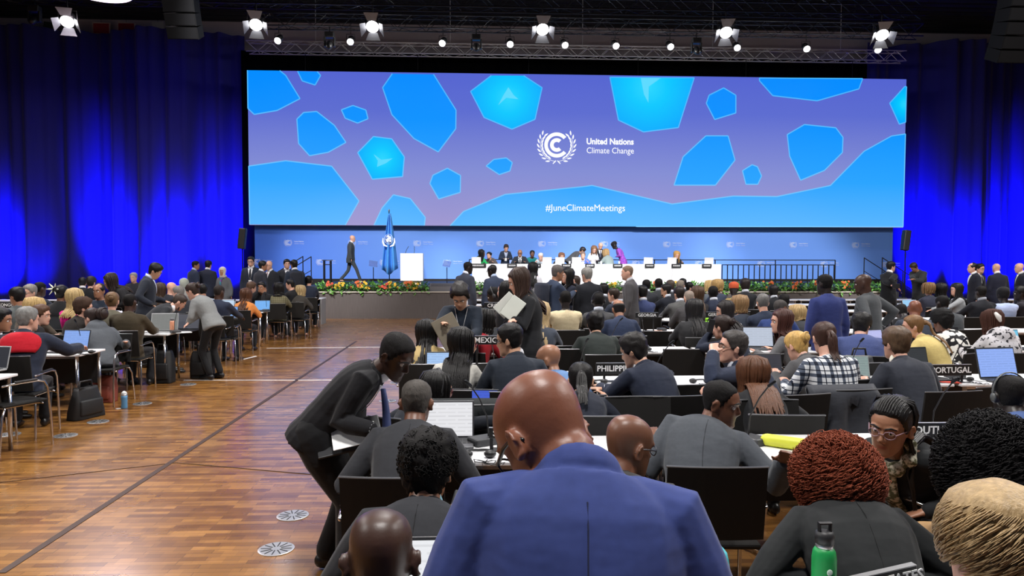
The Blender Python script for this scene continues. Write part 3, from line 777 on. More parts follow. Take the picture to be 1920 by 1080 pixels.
    if kind == 'hoodie' or hood:
        pts = [c7+Rc @ V((.10*s*math.sin(a), -.005+.095*s*math.cos(a), .0+.02*(1-math.cos(a)))) for a in [2*math.pi*k/12 for k in range(12)]]
        g.tube(pts, .030, 8, closed=True)
        g.ball(c7+Rc @ V((0, -.11, -.04)), (.12, .055, .10), Rc)
    if kind in ('sweater', 'shirt', 'dress') and collar:
        pts = [c7+Rc @ V((.064*s*math.sin(a), .010+.060*s*math.cos(a), .012-.030*(1+math.cos(a))/2)) for a in [2*math.pi*k/12 for k in range(12)]]
        g.tube(pts, .012, 7, closed=True)
    if hoodcol: pass
    if kind == 'dress' or skirt:
        if not sit: g.rings([[p_+V((x*w_, y*d, 0)) for x, y in [(math.sin(2*math.pi*j/16), math.cos(2*math.pi*j/16)) for j in range(16)]] for p_, w_, d in [(V((0, 0, zp-.75*s)), .26, .22), (V((0, 0, zp-.3*s)), .22, .18), (V((0, 0, zp)), .19, .15)]])
    union(nm, g, tm, body, vox, 4 if D < 5 else 3)
    if D < 4.3 and kind == 'suit' and abs(math.degrees(face)) < 40:
        g = G(); pts = []
        for i in range(12):
            t = -.02+.50*i/11; p, Rm = at(t); w_, d, y = sec(t, bulk); pts.append(p+Rm @ V((0, y-d+.0005, 0)))
        g.tube(pts, .0016, 4); obj('back_seam', g, cloth(tuple(int(c*.55) for c in tcol)), body)
    # --- shirt collar, front, tie
    if shirt:
        g = G(); n = 18
        r0, r1 = [], []
        for k in range(n):
            a = 2*math.pi*k/n; ca, sa = math.cos(a), math.sin(a)
            r0.append(c7+Rc @ V((.071*s*sa, .012+.066*s*ca, .040-.055*(1+ca)/2))); r1.append(c7+Rc @ V((.066*s*sa, .016+.060*s*ca, .090-.052*(1+ca)/2)))
        r2 = [p+(c7+Rc @ V((0, .01, .03))-p)*.10 for p in r1]; g.rings([r0, r1, r2], cap=False)
        if kind in ('suit', 'coat') and (fd > -.6 or abs(math.degrees(face)) > 60):
            rows = []
            for i in range(9):
                t = .30+.235*i/8; p, Rm = at(t); w_, d, y = sec(t, bulk+.007); hwid = .006+.062*(i/8)**.8
                rows.append([p+Rm @ V((x*hwid, y+d*math.sqrt(max(0, 1-(x*hwid/w_)**2)), 0)) for x in (-1, -.5, 0, .5, 1)])
            vs = [q for r_ in rows for q in r_]; g.add(vs, [(i*5+j, i*5+j+1, i*5+j+6, i*5+j+5) for i in range(8) for j in range(4)])
        sob = obj('shirt', g, cloth(shirt), body, True); m_ = sob.modifiers.new('thick', 'SOLIDIFY'); m_.thickness = .003
        if tie:
            g = G(); rows = []
            for i in range(9):
                t = .20+.325*i/8; p, Rm = at(t); w_, d, y = sec(t, bulk+.016); hwid = .036-.018*(i/8)
                rows.append((p+Rm @ V((0, y+d, 0)), Rm, hwid))
            if tie_hang:
                p, Rm = at(.52); q = p+Rm @ V((0, sec(.52, bulk)[1]+.012, 0)); rows = [(q+V((.0, .02*math.sin(i*.4), -.44*i/8)), Matrix.Rotation(R(-58), 3, 'Z'), .016+.026*i/8) for i in range(9)][::-1]
            g.rings([[c+Rm @ V((x*hw, yy, 0)) for x, yy in ((-1, 0), (0, .004), (1, 0), (0, -.004))] for c, Rm, hw in rows])
            obj('tie', g, cloth(tie if isinstance(tie, tuple) else (40, 50, 85)), body, True)
        for sx, sh, el, wr in arms:
            if D < 10: 
                g = G(); g.tube([el.lerp(wr, .84), el.lerp(wr, 1.0)], .041*s*ar, 12, round_=False); obj('shirt_cuff', g, cloth(shirt), body, True)
    if lanyard:
        g = G()
        for sx in (-1, 1):
            pts = []
            for i in range(7):
                t = .535-.30*i/6; p, Rm = at(t); w_, d, y = sec(t, bulk+.014); x = sx*.062*(1-i/6)+sx*.004
                pts.append(p+Rm @ V((x, y+d*math.sqrt(max(0, 1-(x/w_)**2)), 0)))
            g.tube(pts, (.002, .007), 6)
        lo = obj('lanyard', g, cloth(lanyard), body)
        p, Rm = at(.20); w_, d, y = sec(.20, bulk+.018); g = G(); g.box(p+Rm @ V((0, y+d, 0)), (.08, .006, .11), Rm); obj('badge', g, WHITEP, lo)
    # --- trousers and shoes
    lcol = cloth(legs); g = G()
    g.rings([tring(t, .002, 16) for t in (-.12, -.06, 0, .06, .12)])
    for sx, hip, kn, an in lg:
        g.tube([hip+V((0, 0, .02)), hip.lerp(kn, .3), hip.lerp(kn, .75), kn, kn.lerp(an, .45), an+V((0, 0, .03))], [r_*s*legw for r_ in (.096, .092, .072, .067, .062, .060)], seg)
    union('trousers', g, lcol, body, max(vox, .011), 3)
    if D < 16:
        for sx, hip, kn, an in lg:
            g = G(); zb = an.z-.085
            g.tube([an+V((0, -.045, -.035)), an+V((0, .03, -.035)), an+V((0, .12, -.055)), an+V((0, .19, -.062))], [(.036, .044), (.041, .05), (.044, .03), (.036, .022)], 10, ref=(1, 0, 0))
            g.v = [(a, b, max(c, zb+.002)) for a, b, c in g.v]; obj('shoe', g, plain('shoe_leather', shoes, .4), body, True)
    # --- things worn
    if glasses:
        g = G()
        for sx in (-1, 1):
            g.tube([HM @ V((sx*.032+.023*math.cos(a), .099-.010*abs(math.cos(a))*(1 if math.cos(a)*sx > 0 else 0), .002+.017*math.sin(a))) for a in [2*math.pi*k/14 for k in range(14)]], .0022*hs if D < 4 else .003, 6, closed=True)
            g.tube([HM @ V((sx*.055, .088, .006)), HM @ V((sx*.076, .03, .008)), HM @ V((sx*.079, -.012, .006)), HM @ V((sx*.077, -.028, -.010))], .0028 if D > 2 else .0046, 6)
        g.tube([HM @ V((-.010, .102, .004)), HM @ V((.010, .102, .004))], .002, 6)
        obj('glasses', g, plain('glasses_frame', glasses, .3), body, True)
    if headset or band:
        g = G(); r_ = .012+th
        g.tube([HM @ V((.0+(.078+r_)*math.sin(a), -.012, .02+(.10+r_)*math.cos(a))) for a in [R(-100+200*k/14) for k in range(15)]], (.004, .010), 8)
        for sx in (-1, 1): g.ball(HM @ V((sx*(.084+r_*.4), -.012, -.006)), (.013, .026, .030), Hm, 10, 8)
        obj('headset', g, plain('headset_grey', (58, 58, 60) if not band else band, .4), body, True)
    if scarf:
        g = G(); pts = [c7+Rc @ V((.088*s*math.sin(a), .012+.086*s*math.cos(a), .018-.03*(1+math.cos(a))/2)) for a in [2*math.pi*k/14 for k in range(14)]]
        g.tube(pts, [.034+.008*math.sin(3*k) for k in range(14)], 10, closed=True)
        p, Rm = at(.36); g.tube([c7+Rc @ V((.02, .10, -.02)), p+Rm @ V((.03, sec(.36, .03)[1], 0)), at(.22)[0]+Rm @ V((.035, sec(.22, .03)[1], 0))], (.05, .018), 10, ref=Rc @ V((1, 0, 0)))
        union('scarf', g, cloth(*scarf), body, max(vox, .008), 3)
    if backpack:
        g = G(); p, Rm = at(.30); g.rbox(p+Rm @ V((0, -.23, 0)), (.32, .18, .44), .06, Rm)
        bp = obj('backpack', g, cloth(backpack), body, True)
        for sx in (-1, 1):
            g = G(); g.tube([at(t)[0]+at(t)[1] @ V((sx*.11, y, 0)) for t, y in ((.16, -.15), (.30, .17), (.44, .15), (.51, .02), (.46, -.15))], (.006, .022), 8, ref=(1, 0, 0)); obj('strap', g, cloth(backpack), bp, True)
    if hoodcol:                                        # coloured lining panel across the shoulders
        g = G(); rows = []
        for i in range(7):
            t = .30+.22*i/6; p, Rm = at(t); w_, d, y = sec(t, bulk+.016); wd = (.62+.2*math.sin(i/6*3.14)) if i < 6 else .5
            rows.append([p+Rm @ V((math.sin(a)*w_, y-d*math.cos(a)-.006, 0)) for a in [R(62)*wd*(j/5-1) if False else R(62)*wd*(j/5-1) for j in range(11)]])
        vs = [q for r_ in rows for q in r_]; g.add(vs, [(i*11+j, i*11+j+1, i*11+j+12, i*11+j+11) for i in range(6) for j in range(10)])
        h = obj('hood_lining', g, cloth(hoodcol), body, True); m_ = h.modifiers.new('thick', 'SOLIDIFY'); m_.thickness = .008; m_.offset = 0
    if sit and chair is not False and D < 22: SEATS.append((base+V((0, 0, 0)), face if chair is None else R(chair), short, D, zfoot))
    body['_arms'] = 0; del body['_arms']
    return body, arms, base, face, HM
SEATS = []

def hand(g, sx, el, wr, s, curl):
    d = (wr-el).normalized(); d = (d+V((0, .0, -.05))).normalized()
    up = V((0, 0, 1)); lat = d.cross(up)
    lat = lat.normalized() if lat.length > .15 else V((sx, 0, 0)); nrm = lat.cross(d).normalized()      # nrm = back of the hand
    inn = lat*(-sx) if lat.x*sx > 0 or abs(lat.x) < .05 else lat*(-sx)
    if inn.dot(V((-sx, 0, 0))) < -.2: inn = -inn
    k0 = wr+d*.095*s
    g.tube([wr-d*.01, wr+d*.03*s, wr+d*.065*s, k0], [(.026*s, .018*s), (.034*s, .017*s), (.040*s, .015*s), (.039*s, .012*s)], 10, ref=lat)
    for i, (o, ln) in enumerate(((.030, .072), (.010, .082), (-.010, .076), (-.029, .058))):
        p = k0+inn*o*s-d*.008*s; dirv = d; pts = [p-d*.02*s, p]; a = 0
        for j, fr in enumerate((.45, .32, .23)):
            a += curl*(.45+.12*i)*(1 if j else .7); q = d*math.cos(a)-nrm*math.sin(a); p = p+q*ln*fr*s; pts.append(p)
        g.tube(pts, [.0092*s, .0092*s, .0085*s, .008*s, .0068*s], 8)
    t0 = wr+d*.025*s+inn*.026*s
    g.tube([t0, t0+(d*.6+inn*.75-nrm*.2).normalized()*.038*s, t0+(d*.6+inn*.75-nrm*.2).normalized()*.038*s+(d*.9+inn*.25-nrm*.3).normalized()*.048*s], [.0125*s, .0108*s, .0082*s], 8)

def make_hair(body, hair, HM, Hm, hc, hs, D, seed, at, spn, s, hlen, sec):
    st, col = hair[0], hair[1]; rr = random.Random(seed); mat = hairm(col, .72 if st in ('curly', 'curlytop', 'afro', 'dreads', 'buzz', 'crop') else .45)
    if st == 'bald' : return
    if st == 'none': return
    if st in ('hijab', 'wrap', 'cap'):
        g = G(); n = 20; m = cloth(col)
        if st == 'hijab':
            rings = []
            for i in range(14):
                z = -.13+.25*i/13; ring = []
                for j in range(n):
                    phi = 2*math.pi*j/n; p = headpt(phi, max(-.1, min(.1185, z))); p.z = z
                    dg_ = abs(math.degrees(phi)); dg_ = 360-dg_ if dg_ > 180 else dg_
                    fm = (1-sst(38, 55, dg_))*(1-sst(.055, .075, z))
                    ring.append(HM @ (p+(p-V((0, 0, .02))).normalized()*(.018-.032*fm)))
                rings.append(ring)
            g.rings(rings); g.ball(HM @ V((0, -.02, -.13)), (.10, .10, .07), Hm)
        elif st == 'wrap':
            g.rings([[HM @ (headpt(2*math.pi*j/n, z)+(headpt(2*math.pi*j/n, z)-V((0, 0, .02))).normalized()*(.012+.02*sst(.03, .1, z))) for j in range(n)] for z in (.02, .035, .055, .075, .095, .11, .118)])
            g.ball(HM @ V((0, -.07, .06)), (.05, .05, .045), Hm)
        else:
            g.rings([[HM @ (headpt(2*math.pi*j/n, z)+(headpt(2*math.pi*j/n, z)-V((0, 0, .02))).normalized()*.016) for j in range(n)] for z in (-.05, -.02, .02, .05, .075, .095, .11, .118)])
        obj({'hijab': 'headscarf', 'wrap': 'head_wrap', 'cap': 'knit_cap'}[st], g, m, body, True); return
    g = G(); cap(g, HM, st, D, seed)
    near = D < 6
    if st in ('long', 'bob', 'ponytail', 'bun', 'braids', 'dreads'):
        Cp, Cr = at(.42); Ci = Cr.transposed()
        def fall(p0s, ln, r0, r1, nseg=6, back=True, sd=5, wav=0.0, spread=0.0):
            pts = list(p0s); p = pts[-1]; down = (V((0, 0, -1))*.55-(Cr @ V((0, 0, 1)))*.45).normalized(); ph = rr.random()*6
            for k in range(nseg):
                p = p+(down+Cr @ V((spread, 0, 0)))*(ln/nseg)+V((math.sin(ph+k*1.3)*wav, math.cos(ph+k*1.1)*wav*.5, 0)); q = Ci @ (p-Cp)
                if q.z < .12*s:
                    w_, d, y = sec(max(.0, .42+q.z), .046)
                    if abs(q.x) < w_*1.05:
                        lim = math.sqrt(max(.05, 1-(q.x/(w_*1.05))**2))*d
                        ny = min(q.y, -lim+y) if q.y < .02 else max(q.y, lim+y)
                        lm_ = .14 if D < 7 else .05; q.y += max(-lm_, min(lm_, ny-q.y))
                        p = Cp+Cr @ q
                pts.append(p)
            m = len(pts); g.tube(pts, [r0+(r1-r0)*max(0, (i-m*.55)/(m*.45)) for i in range(m)], sd)
        if st in ('long', 'bob'):
            n = (120 if near else 60 if D < 11 else 34); r0 = (.0085 if near else .011 if D < 11 else .015)
            for k in range(n):
                deg = 64+232*(k+rr.random())/n; phi = R(deg); j = rr.uniform(.0, .012)
                o = (.022 if st == 'long' else .034)+j
                def hp_(z, ph=phi, o=o, m=1.0):
                    p = headpt(ph, z); return HM @ (p+(p-V((0, -.01, .02))).normalized()*o*m)
                side_part = headpt(phi, .112); top_ = HM @ (V((side_part.x*.6, side_part.y*.6-.01, .118+.018)))
                p0 = [top_, hp_(.09), hp_(.05), hp_(.0), hp_(-.04)]
                ln = hlen*rr.uniform(.8, 1.08) if st == 'long' else hlen*rr.uniform(.85, 1.0)
                fall(p0, ln, r0, r0*.45, 6, wav=.004, spread=(.22 if D < 5 and st == 'long' else .06)*math.sin(phi))
        elif st == 'ponytail':
            root = HM @ V((0, -.118, .03)); g.ball(root, .028*hs)
            for k in range(30 if D < 9 else 14):
                a = rr.random()*6.28; q = HM @ V((.016*math.cos(a), -.135, .03+.016*math.sin(a)))
                fall([root, q, q+Hm @ V((.01*math.cos(a), -.03, -.03))], hlen*rr.uniform(.75, 1.05), .010, .003, 6, wav=.005)
        elif st == 'bun':
            bs_ = .042*(hlen/.3)**.9; g.ball(HM @ V((0, -.086-bs_*.86, .045)), (bs_*hs, bs_*.86*hs, bs_*hs), Hm)
            for k in range(5): g.tube([HM @ V((bs_*.86*math.cos(a+k), -.088-bs_*.86-.5*bs_*math.sin(k+a*.5), .045+bs_*.86*math.sin(a+k))) for a in [i*.5 for i in range(9)]], .010, 6)
        else:
            n = 54 if st == 'braids' else 70; r0 = .0065 if st == 'braids' else .008
            for k in range(n):
                deg = (104 if st == 'braids' else 60)+(152 if st == 'braids' else 240)*(k+rr.random())/n; phi = R(deg); o = .016+rr.uniform(0, .010)
                def hp_(z, ph=phi, o=o):
                    p = headpt(ph, z); return HM @ (p+(p-V((0, -.01, .02))).normalized()*o)
                tp = headpt(phi, .108); p0 = [HM @ V((tp.x*.55, tp.y*.55-.01, .118+.006)), hp_(.09), hp_(.05), hp_(.0), hp_(-.04)]
                fall(p0, hlen*rr.uniform(.75, 1.1), r0, r0*.7, 8, wav=.006)
            if st == 'braids':
                for k in range(15):
                    x = (-.066+.132*k/14); q = math.sqrt(max(.05, 1-(x/.082)**2)); g.tube([HM @ V((x*(1+.1*math.sin(a)), -.010+.112*math.cos(a)*q, .018+.113*math.sin(a)*q)) for a in [R(44+14*i) for i in range(11)]], [.0048*(1+.25*(i % 2)) for i in range(11)], 6)
    if st in ('curly', 'curlytop', 'fluffy'):
        if st == 'curly':
            vw, vb, vz = (.155, .145, .150) if not hlen or hlen < 1 else (.178, .17, .19)
            rings = []; n = 36
            for i in range(1, 22):
                a = math.pi*i/22; ring = []
                for j in range(n):
                    ph = 2*math.pi*j/n; d = V((math.sin(a)*math.sin(ph), math.sin(a)*math.cos(ph), -math.cos(a)))
                    k = .93+.10*noise.noise(d*5+V((seed, 0, 0)))
                    p = V((d.x*vw*k, d.y*vb*k, d.z*vz*k))+V((0, -.030, -.018))
                    if d.y > .45: p.y = min(p.y, .055)
                    ring.append(HM @ p)
                rings.append(ring)
            g.rings(rings); N = 2700 if near else 200
            for k in range(N):
                u = rr.uniform(-1, 1); ph = rr.uniform(0, 6.283); sa = math.sqrt(1-u*u); d = V((sa*math.sin(ph), sa*math.cos(ph), u))
                if d.y > .6 and d.z < .5: continue
                c = V((d.x*vw, d.y*vb, d.z*vz))*1.02+V((0, -.030, -.018)); c.y = min(c.y, .07)
                dn = V((0, 0, -1))+d*(d.z+.35)+V((rr.uniform(-.5, .5), rr.uniform(-.5, .5), 0))*(.35+max(0, d.z)); dn = dn.normalized(); ax = dn.orthogonal().normalized(); bx = dn.cross(ax); rad = rr.uniform(.007, .014); ln = rr.uniform(.035, .07); ph0 = rr.random()*6
                g.tube([HM @ (c+d*.008+dn*(ln*(t/13-.4))-d*(.018*(t/13)**2)+ax*rad*math.cos(ph0+t*.95)+bx*rad*math.sin(ph0+t*.95)) for t in range(14)], [.0019]*13+[.0008], 3, round_=False)
        elif near:
            for k in range(420 if st == 'curlytop' else 1700):
                ph = rr.uniform(0, 6.283); z = rr.uniform(.0, .117)
                if scalp_mask(ph, z, st) < .9: continue
                p = headpt(ph, z); d = (p-V((0, -.008, .022))).normalized(); c = p+d*(THICK[st]*.9)
                if st == 'curlytop':
                    ax = d.orthogonal().normalized(); bx = d.cross(ax); rad = rr.uniform(.005, .009); g.tube([HM @ (c+d*(t*.0018)+ax*rad*math.cos(t*.9)+bx*rad*math.sin(t*.9)) for t in range(9)], .0022, 4, round_=False)
                else:
                    sw = V((d.y, -d.x, .0)); sw = sw.normalized() if sw.length > .05 else V((1, 0, 0)); tn = sw*.75+(V((d.x, d.y, 0))*.3-V((0, 0, 1))*.55); pts = []
                    c = p+d*(THICK[st]*1.05); w0 = rr.uniform(-.5, .5)
                    for t in range(7):
                        pts.append(c+d*(.004*math.sin(t*.5))); c = c+(tn+sw*w0*t*.12)*.0085; dd = c-V((0, -.008, .022)); c = V((0, -.008, .022))+dd.normalized()*(dd.length*.7+.3*((p-V((0, -.008, .022))).length+THICK[st]*1.1)); 
                    g.tube([HM @ q for q in pts], [.0008, .0015, .0018, .0018, .0016, .0012, .0006], 4)
    obj('hair', g, mat, body, True)
# ---------------------------------------------------------------- the people
BLK, NAVY, CHAR, GREY = (30, 31, 35), (34, 40, 58), (46, 48, 54), (88, 92, 98)
DK, BRN, LBR, BLD, GRY, WHI = (20, 18, 18), (48, 34, 27), (84, 60, 42), (172, 140, 92), (108, 106, 104), (190, 188, 184)
WH = (228, 228, 232); P = person
# --- nearest rows
MAN_BLUE = P(1020, 700, 1.40, -2, 'stand', ('suit', (50, 63, 118)), ('bald', DK), 'w', 'large bald man in a bright blue suit jacket seen from behind, wearing black glasses', 'the bald man in bright blue',
  lean=26, neck=.012, folds=True, side=4, hy=40, hp=44, fat=1.2, L='front', RR='front', glasses=(14, 14, 15), legs=(50, 62, 120), wmul=1.0, hs=1.07, fine=.0062, size=.95, shirt=None)
P(714, 957, 1.78, 3, 'sit', ('suit', BLK), ('bald', DK), 'd', 'bald man\'s bare head rising at the bottom edge below the bending usher', 'the bald man at the bottom edge', hp=12, hy=2, beard=0, hs=1.06, shirt=WH, chair=0)
P(802, 806, 2.70, -4, 'sit', ('suit', (44, 45, 49)), ('curlytop', DK), 'm', 'man with short black curly hair and pale blue collar, back turned in charcoal suit', 'the man with black curly hair', shirt=(150, 205, 222), hp=10, hy=-6)
P(781, 712, 3.92, -3, 'sit', ('suit', (50, 51, 55)), ('buzz', (78, 74, 70)), 'b', 'man with grey cropped hair in a plain charcoal suit beside the bending usher', 'the grey-cropped man in charcoal', L=('px', 700, 850, 3.85), hp=8, hy=-4)
P(820, 695, 4.72, -28, 'sit', ('sweater', (26, 30, 38)), ('long', DK), 'a', 'woman with glasses and a headset turned right towards a blue laptop screen', 'the headset woman at the blue laptop screen', female=True, hy=-38, hp=8, glasses=(90, 30, 30), headset=True, hlen=.10, RR=('px', 935, 790, 4.6), L='lap')
P(1180, 779, 2.82, -4, 'sit', ('suit', (56, 55, 54)), ('bald', DK), 'b', 'bald man in glasses and dark grey suit right of the blue-jacketed back', 'the bald man in glasses and grey suit', glasses=(40, 42, 50), shirt=(200, 205, 210), hy=-60, hp=14)
P(1352, 714, 3.92, -6, 'sit', ('suit', (72, 76, 82)), ('buzz', DK), 'b', 'man in a grey suit turning right, arm laid over the chair back, smiling', 'the grey-suited man turning right', side=13, twist=-22, hy=-114, hp=12, chair=-4, RR=('px', 1470, 866, 3.4), L='table', shirt=(60, 62, 66), wmul=1.05)
P(1565, 806, 2.75, -6, 'sit', ('suit', (34, 36, 37)), ('curly', (128, 62, 40)), 'l', 'woman with a big mass of curly copper red hair in a black jacket', 'the woman with curly red hair', female=True, hp=4, hlen=.3, L='lap', RR='lap', size=1.0, wmul=1.12, fine=.0065)
P(1670, 745, 3.45, 122, 'sit', ('suit', (28, 30, 32)), ('braids', DK), 'm', 'smiling woman with long braids, clear glasses and patterned scarf looking back', 'the woman with braids and a patterned scarf', female=True, hy=8, hp=12, hr=-6, glasses=(150, 120, 130), scarf=((206, 200, 178), 'floral'), hlen=.55, L='lap', RR='lap', chair=20, fine=.0055, hs=1.1)
P(1846, 787, 2.62, 8, 'sit', ('coat', (152, 118, 74)), ('curly', (24, 22, 23)), 'l', 'person with a large cloud of black curly hair in a camel coat', 'the curly black-haired person in the camel coat', female=True, hp=2, hlen=2, L=('px', 1722, 1000, 2.95), RR='lap', size=1.0)
P(1872, 908, 1.46, 5, 'sit', ('sweater', (70, 74, 84)), ('fluffy', (166, 140, 100)), 'l', 'blond man with short tousled hair in the bottom right corner', 'the blond man in the corner', hp=5, chair=0)
P(1893, 703, 4.25, -8, 'sit', ('suit', (62, 84, 132)), ('buzz', DK), 'k', 'man in a blue suit with a thin headset band, back turned at the right edge', 'the man in blue at the right edge', shirt=(210, 216, 228), band=(84, 86, 86), hp=4)
USH = P(742, 624, 4.05, -88, 'stand', ('suit', (25, 25, 28)), ('crop', DK), 'd', 'usher in a black suit and striped tie bending forward in the aisle', 'the bending usher', lean=54, hy=-32, hp=34, size=.95, tie=(60, 72, 116), tie_hang=True, shirt=(226, 226, 232), legs=(22, 22, 24),
  RR=('px', 700, 806, 3.82), L=('px', 672, 800, 4.2), armtuck=(.2, -.3, -1), fine=.006, curl=.45, feet=[(-.12, .04, .085), (.10, .19, .085)], legw=1.35)
# --- second table row
P(869, 614, 5.85, -12, 'sit', ('shirt', (196, 194, 186)), ('long', DK), 'a', 'woman with long straight black hair and glasses in a pale blouse', 'the woman in the pale blouse', female=True, hy=-58, hp=8, glasses=(130, 50, 60), hlen=.42)
P(800, 600, 6.95, 2, 'sit', ('shirt', (188, 164, 112)), ('long', DK), 'm', 'person with very long black hair in a mustard top at the aisle end', 'the person in the mustard top', female=True, hlen=.5, hp=12)
P(955, 606, 5.75, 2, 'sit', ('suit', (40, 46, 56)), ('short', DK), 'a', 'man in a navy suit and glasses turning left beside the grey placard', 'the navy-suited man turning left', hy=66, hp=10, glasses=(40, 34, 34), shirt=(206, 206, 210))
P(1028, 646, 5.8, 6, 'sit', ('shirt', (96, 130, 176)), ('bald', DK), 'm', 'bald man in glasses and light blue shirt behind the blue-jacketed man', 'the bald man in the light blue shirt', hy=60, hp=6, glasses=(20, 20, 22), beard=.3)
P(1089, 679, 4.9, -6, 'sit', ('suit', (36, 40, 52)), ('ponytail', DK), 'a', 'woman with tied black hair in navy leaning by the placard of the Philippines', 'the woman with tied black hair', female=True, hlen=.34, hp=18)
P(1188, 624, 5.65, 26, 'sit', ('suit', (36, 42, 58)), ('med', (30, 27, 26)), 'a', 'man in a navy suit looking down at his tablet behind the Philippines placard', 'the navy-suited man reading a tablet', hy=30, hp=20, shirt=(214, 216, 222), L=('px', 1125, 726, 5.9), RR=('px', 1132, 730, 5.7), chair=6)
P(1374, 619, 5.6, 40, 'sit', ('suit', (38, 46, 66)), ('short', (62, 58, 56)), 'l', 'man with grey-black hair and glasses resting his chin on his fist', 'the man with his chin on his fist', hy=44, hp=-2, glasses=(120, 90, 70), shirt=(206, 210, 220), L=('px', 1337, 662, 5.42), RR=('px', 1290, 742, 5.15), curl=1.0, chair=10, size=1.04)
P(1412, 668, 4.75, -6, 'sit', ('suit', (30, 31, 34)), ('long', (92, 58, 38)), 'l', 'woman with long wavy brown hair falling down her back', 'the woman with long brown hair', female=True, hlen=.46, hp=4, hy=8, L='lap', RR='lap')
P(1545, 603, 5.75, 8, 'sit', ('shirt', (222, 224, 226), 'plaid'), ('ponytail', (64, 42, 34)), 'l', 'person in a white and navy plaid shirt with a brown ponytail', 'the person in the plaid shirt', hy=-12, hp=10, hlen=.2, wmul=1.08, L='table', RR='table')
P(1680, 612, 5.75, 6, 'sit', ('suit', (48, 51, 60)), ('med', (88, 68, 50)), 'l', 'young man with thick brown hair in a dark grey suit by the Portugal placard', 'the brown-haired man by the Portugal placard', shirt=(226, 222, 206), hy=8, hp=4, L='table')
# --- third table row
P(863, 529, 7.35, 178, 'stand', ('sweater', (32, 40, 52)), ('med', (34, 30, 29)), 'a', 'standing man in a navy sweater with white lanyard looking down at a closed laptop', '', shirt=WH, hp=40, hy=-4, lanyard=(225, 225, 228), lean=8, L=('px', 880, 640, 7.1), RR=('px', 830, 606, 7.05), size=.95)
P(972, 503, 7.5, 92, 'stand', ('suit', (34, 35, 38)), ('long', (58, 42, 35)), 'l', 'standing woman with long brown hair in a black blazer holding a white folder', '', female=True, hp=22, hlen=.32, L=('px', 952, 584, 7.35), RR=('px', 963, 600, 7.2), size=1.0, lean=6)
P(908, 577, 8.0, -20, 'sit', ('shirt', (176, 42, 52)), ('bob', DK), 'm', 'woman with a black bob and red top under the Croatia placard', 'the woman in red with a black bob', female=True, hy=-30, hp=14, hlen=.06)
P(1013, 566, 8.3, -10, 'sit', ('coat', (74, 80, 92)), ('long', (196, 170, 128)), 'l', 'woman with long pale blond hair in a grey coat beside the standing blazer woman', 'the pale blond woman', female=True, hlen=.45, hp=10)
P(1116, 583, 7.95, 2, 'sit', ('suit', (44, 50, 48)), ('med', DK), 'a', 'man in a dark green-grey suit with ruffled black hair, back turned', 'the ruffle-haired man in dark green-grey', hp=8, shirt=(190, 192, 192))
P(1302, 561, 8.9, 0, 'sit', ('coat', (44, 44, 46)), ('long', (30, 28, 29)), 'l', 'broad woman in a dark grey top with loose long black hair seen from behind', 'the broad woman with loose black hair', female=True, hlen=.36, wmul=1.3, hp=4)
P(1354, 590, 7.75, 26, 'sit', ('suit', (36, 42, 58)), ('bun', (44, 32, 28)), 'l', 'woman with a low brown bun raising her phone in front of her face', 'the woman raising her phone', female=True, hy=12, hp=8, L=('px', 1333, 624, 7.8), RR='table')
P(1464, 580, 7.9, 40, 'sit', ('suit', (104, 104, 106)), ('long', (70, 40, 34)), 'l', 'woman in profile with auburn hair and a grey cardigan', 'the auburn-haired woman in grey', female=True, hy=46, hp=4, hlen=.28)
P(1494, 621, 7.0, 10, 'sit', ('coat', (78, 78, 80)), ('bun', (196, 158, 92)), 'l', 'woman with bright blond pinned-up hair bent low next to the plaid shirt', 'the blond woman bent low', female=True, hp=24, hy=14)
P(1616, 585, 7.7, -18, 'sit', ('sweater', (66, 78, 124)), ('med', (34, 32, 32)), 'l', 'man in a blue knit sweater leaning right, dark tousled hair', 'the man in the blue knit sweater', hy=-30, hp=12, wmul=1.12, collar=True)
P(1712, 590, 7.85, 30, 'sit', ('coat', (206, 184, 118)), ('ponytail', (120, 88, 56)), 'l', 'woman with a long light brown ponytail in a pale yellow jacket', 'the woman in the pale yellow jacket', female=True, hy=34, hp=10, hlen=.40)
P(1766, 577, 8.7, 4, 'sit', ('shirt', (226, 224, 218), 'cow'), ('afro', (18, 17, 18)), 'b', 'person with a round black afro in a black and white splotched shirt', 'the person in the splotched shirt', female=True, hp=16, hy=18)
CLIP = P(1860, 579, 7.8, 0, 'sit', ('hoodie', (196, 194, 198), 'paws'), ('dreads', (66, 40, 32)), 'b', 'person with brown dreadlocks and a white hair clip in a patterned grey hoodie', 'the person with dreadlocks', female=True, hlen=.12, hp=14, hy=14, wmul=1.1)
# --- fourth row and standing visitors between
P(1060, 545, 10.2, 0, 'sit', ('shirt', (212, 196, 160)), ('buzz', DK), 'k', 'man in a cream shirt with his back turned, very short black hair', 'the man in the cream shirt', wmul=1.05, chair=0)
P(1122, 549, 10.4, -4, 'sit', ('suit', (74, 74, 76)), ('buzz', DK), 'k', 'man in a grey suit with a headset next to the balding navy man', 'the grey-suited man with a headset', headset=True, shirt=(190, 196, 208))
P(1160, 562, 9.7, 2, 'sit', ('suit', (40, 50, 74)), ('balding', DK), 'm', 'balding man in a navy blue suit in front of the standing bald man', 'the balding man in navy', hp=18)
P(926, 538, 10.4, 60, 'sit', ('coat', (112, 112, 112)), ('buzz', DK), 'k', 'man in a light grey jacket and headset bent over behind the Croatia placard', 'the light grey jacket man bent over', headset=True, hp=24, hy=20)
P(947, 527, 9.6, 70, 'sit', ('suit', BLK), ('long', DK), 'l', 'dark-haired person holding a raised hand close to the blazer woman', 'the dark-haired person with raised hand', female=True, L=('px', 941, 556, 10.0), hlen=.2, hp=0)
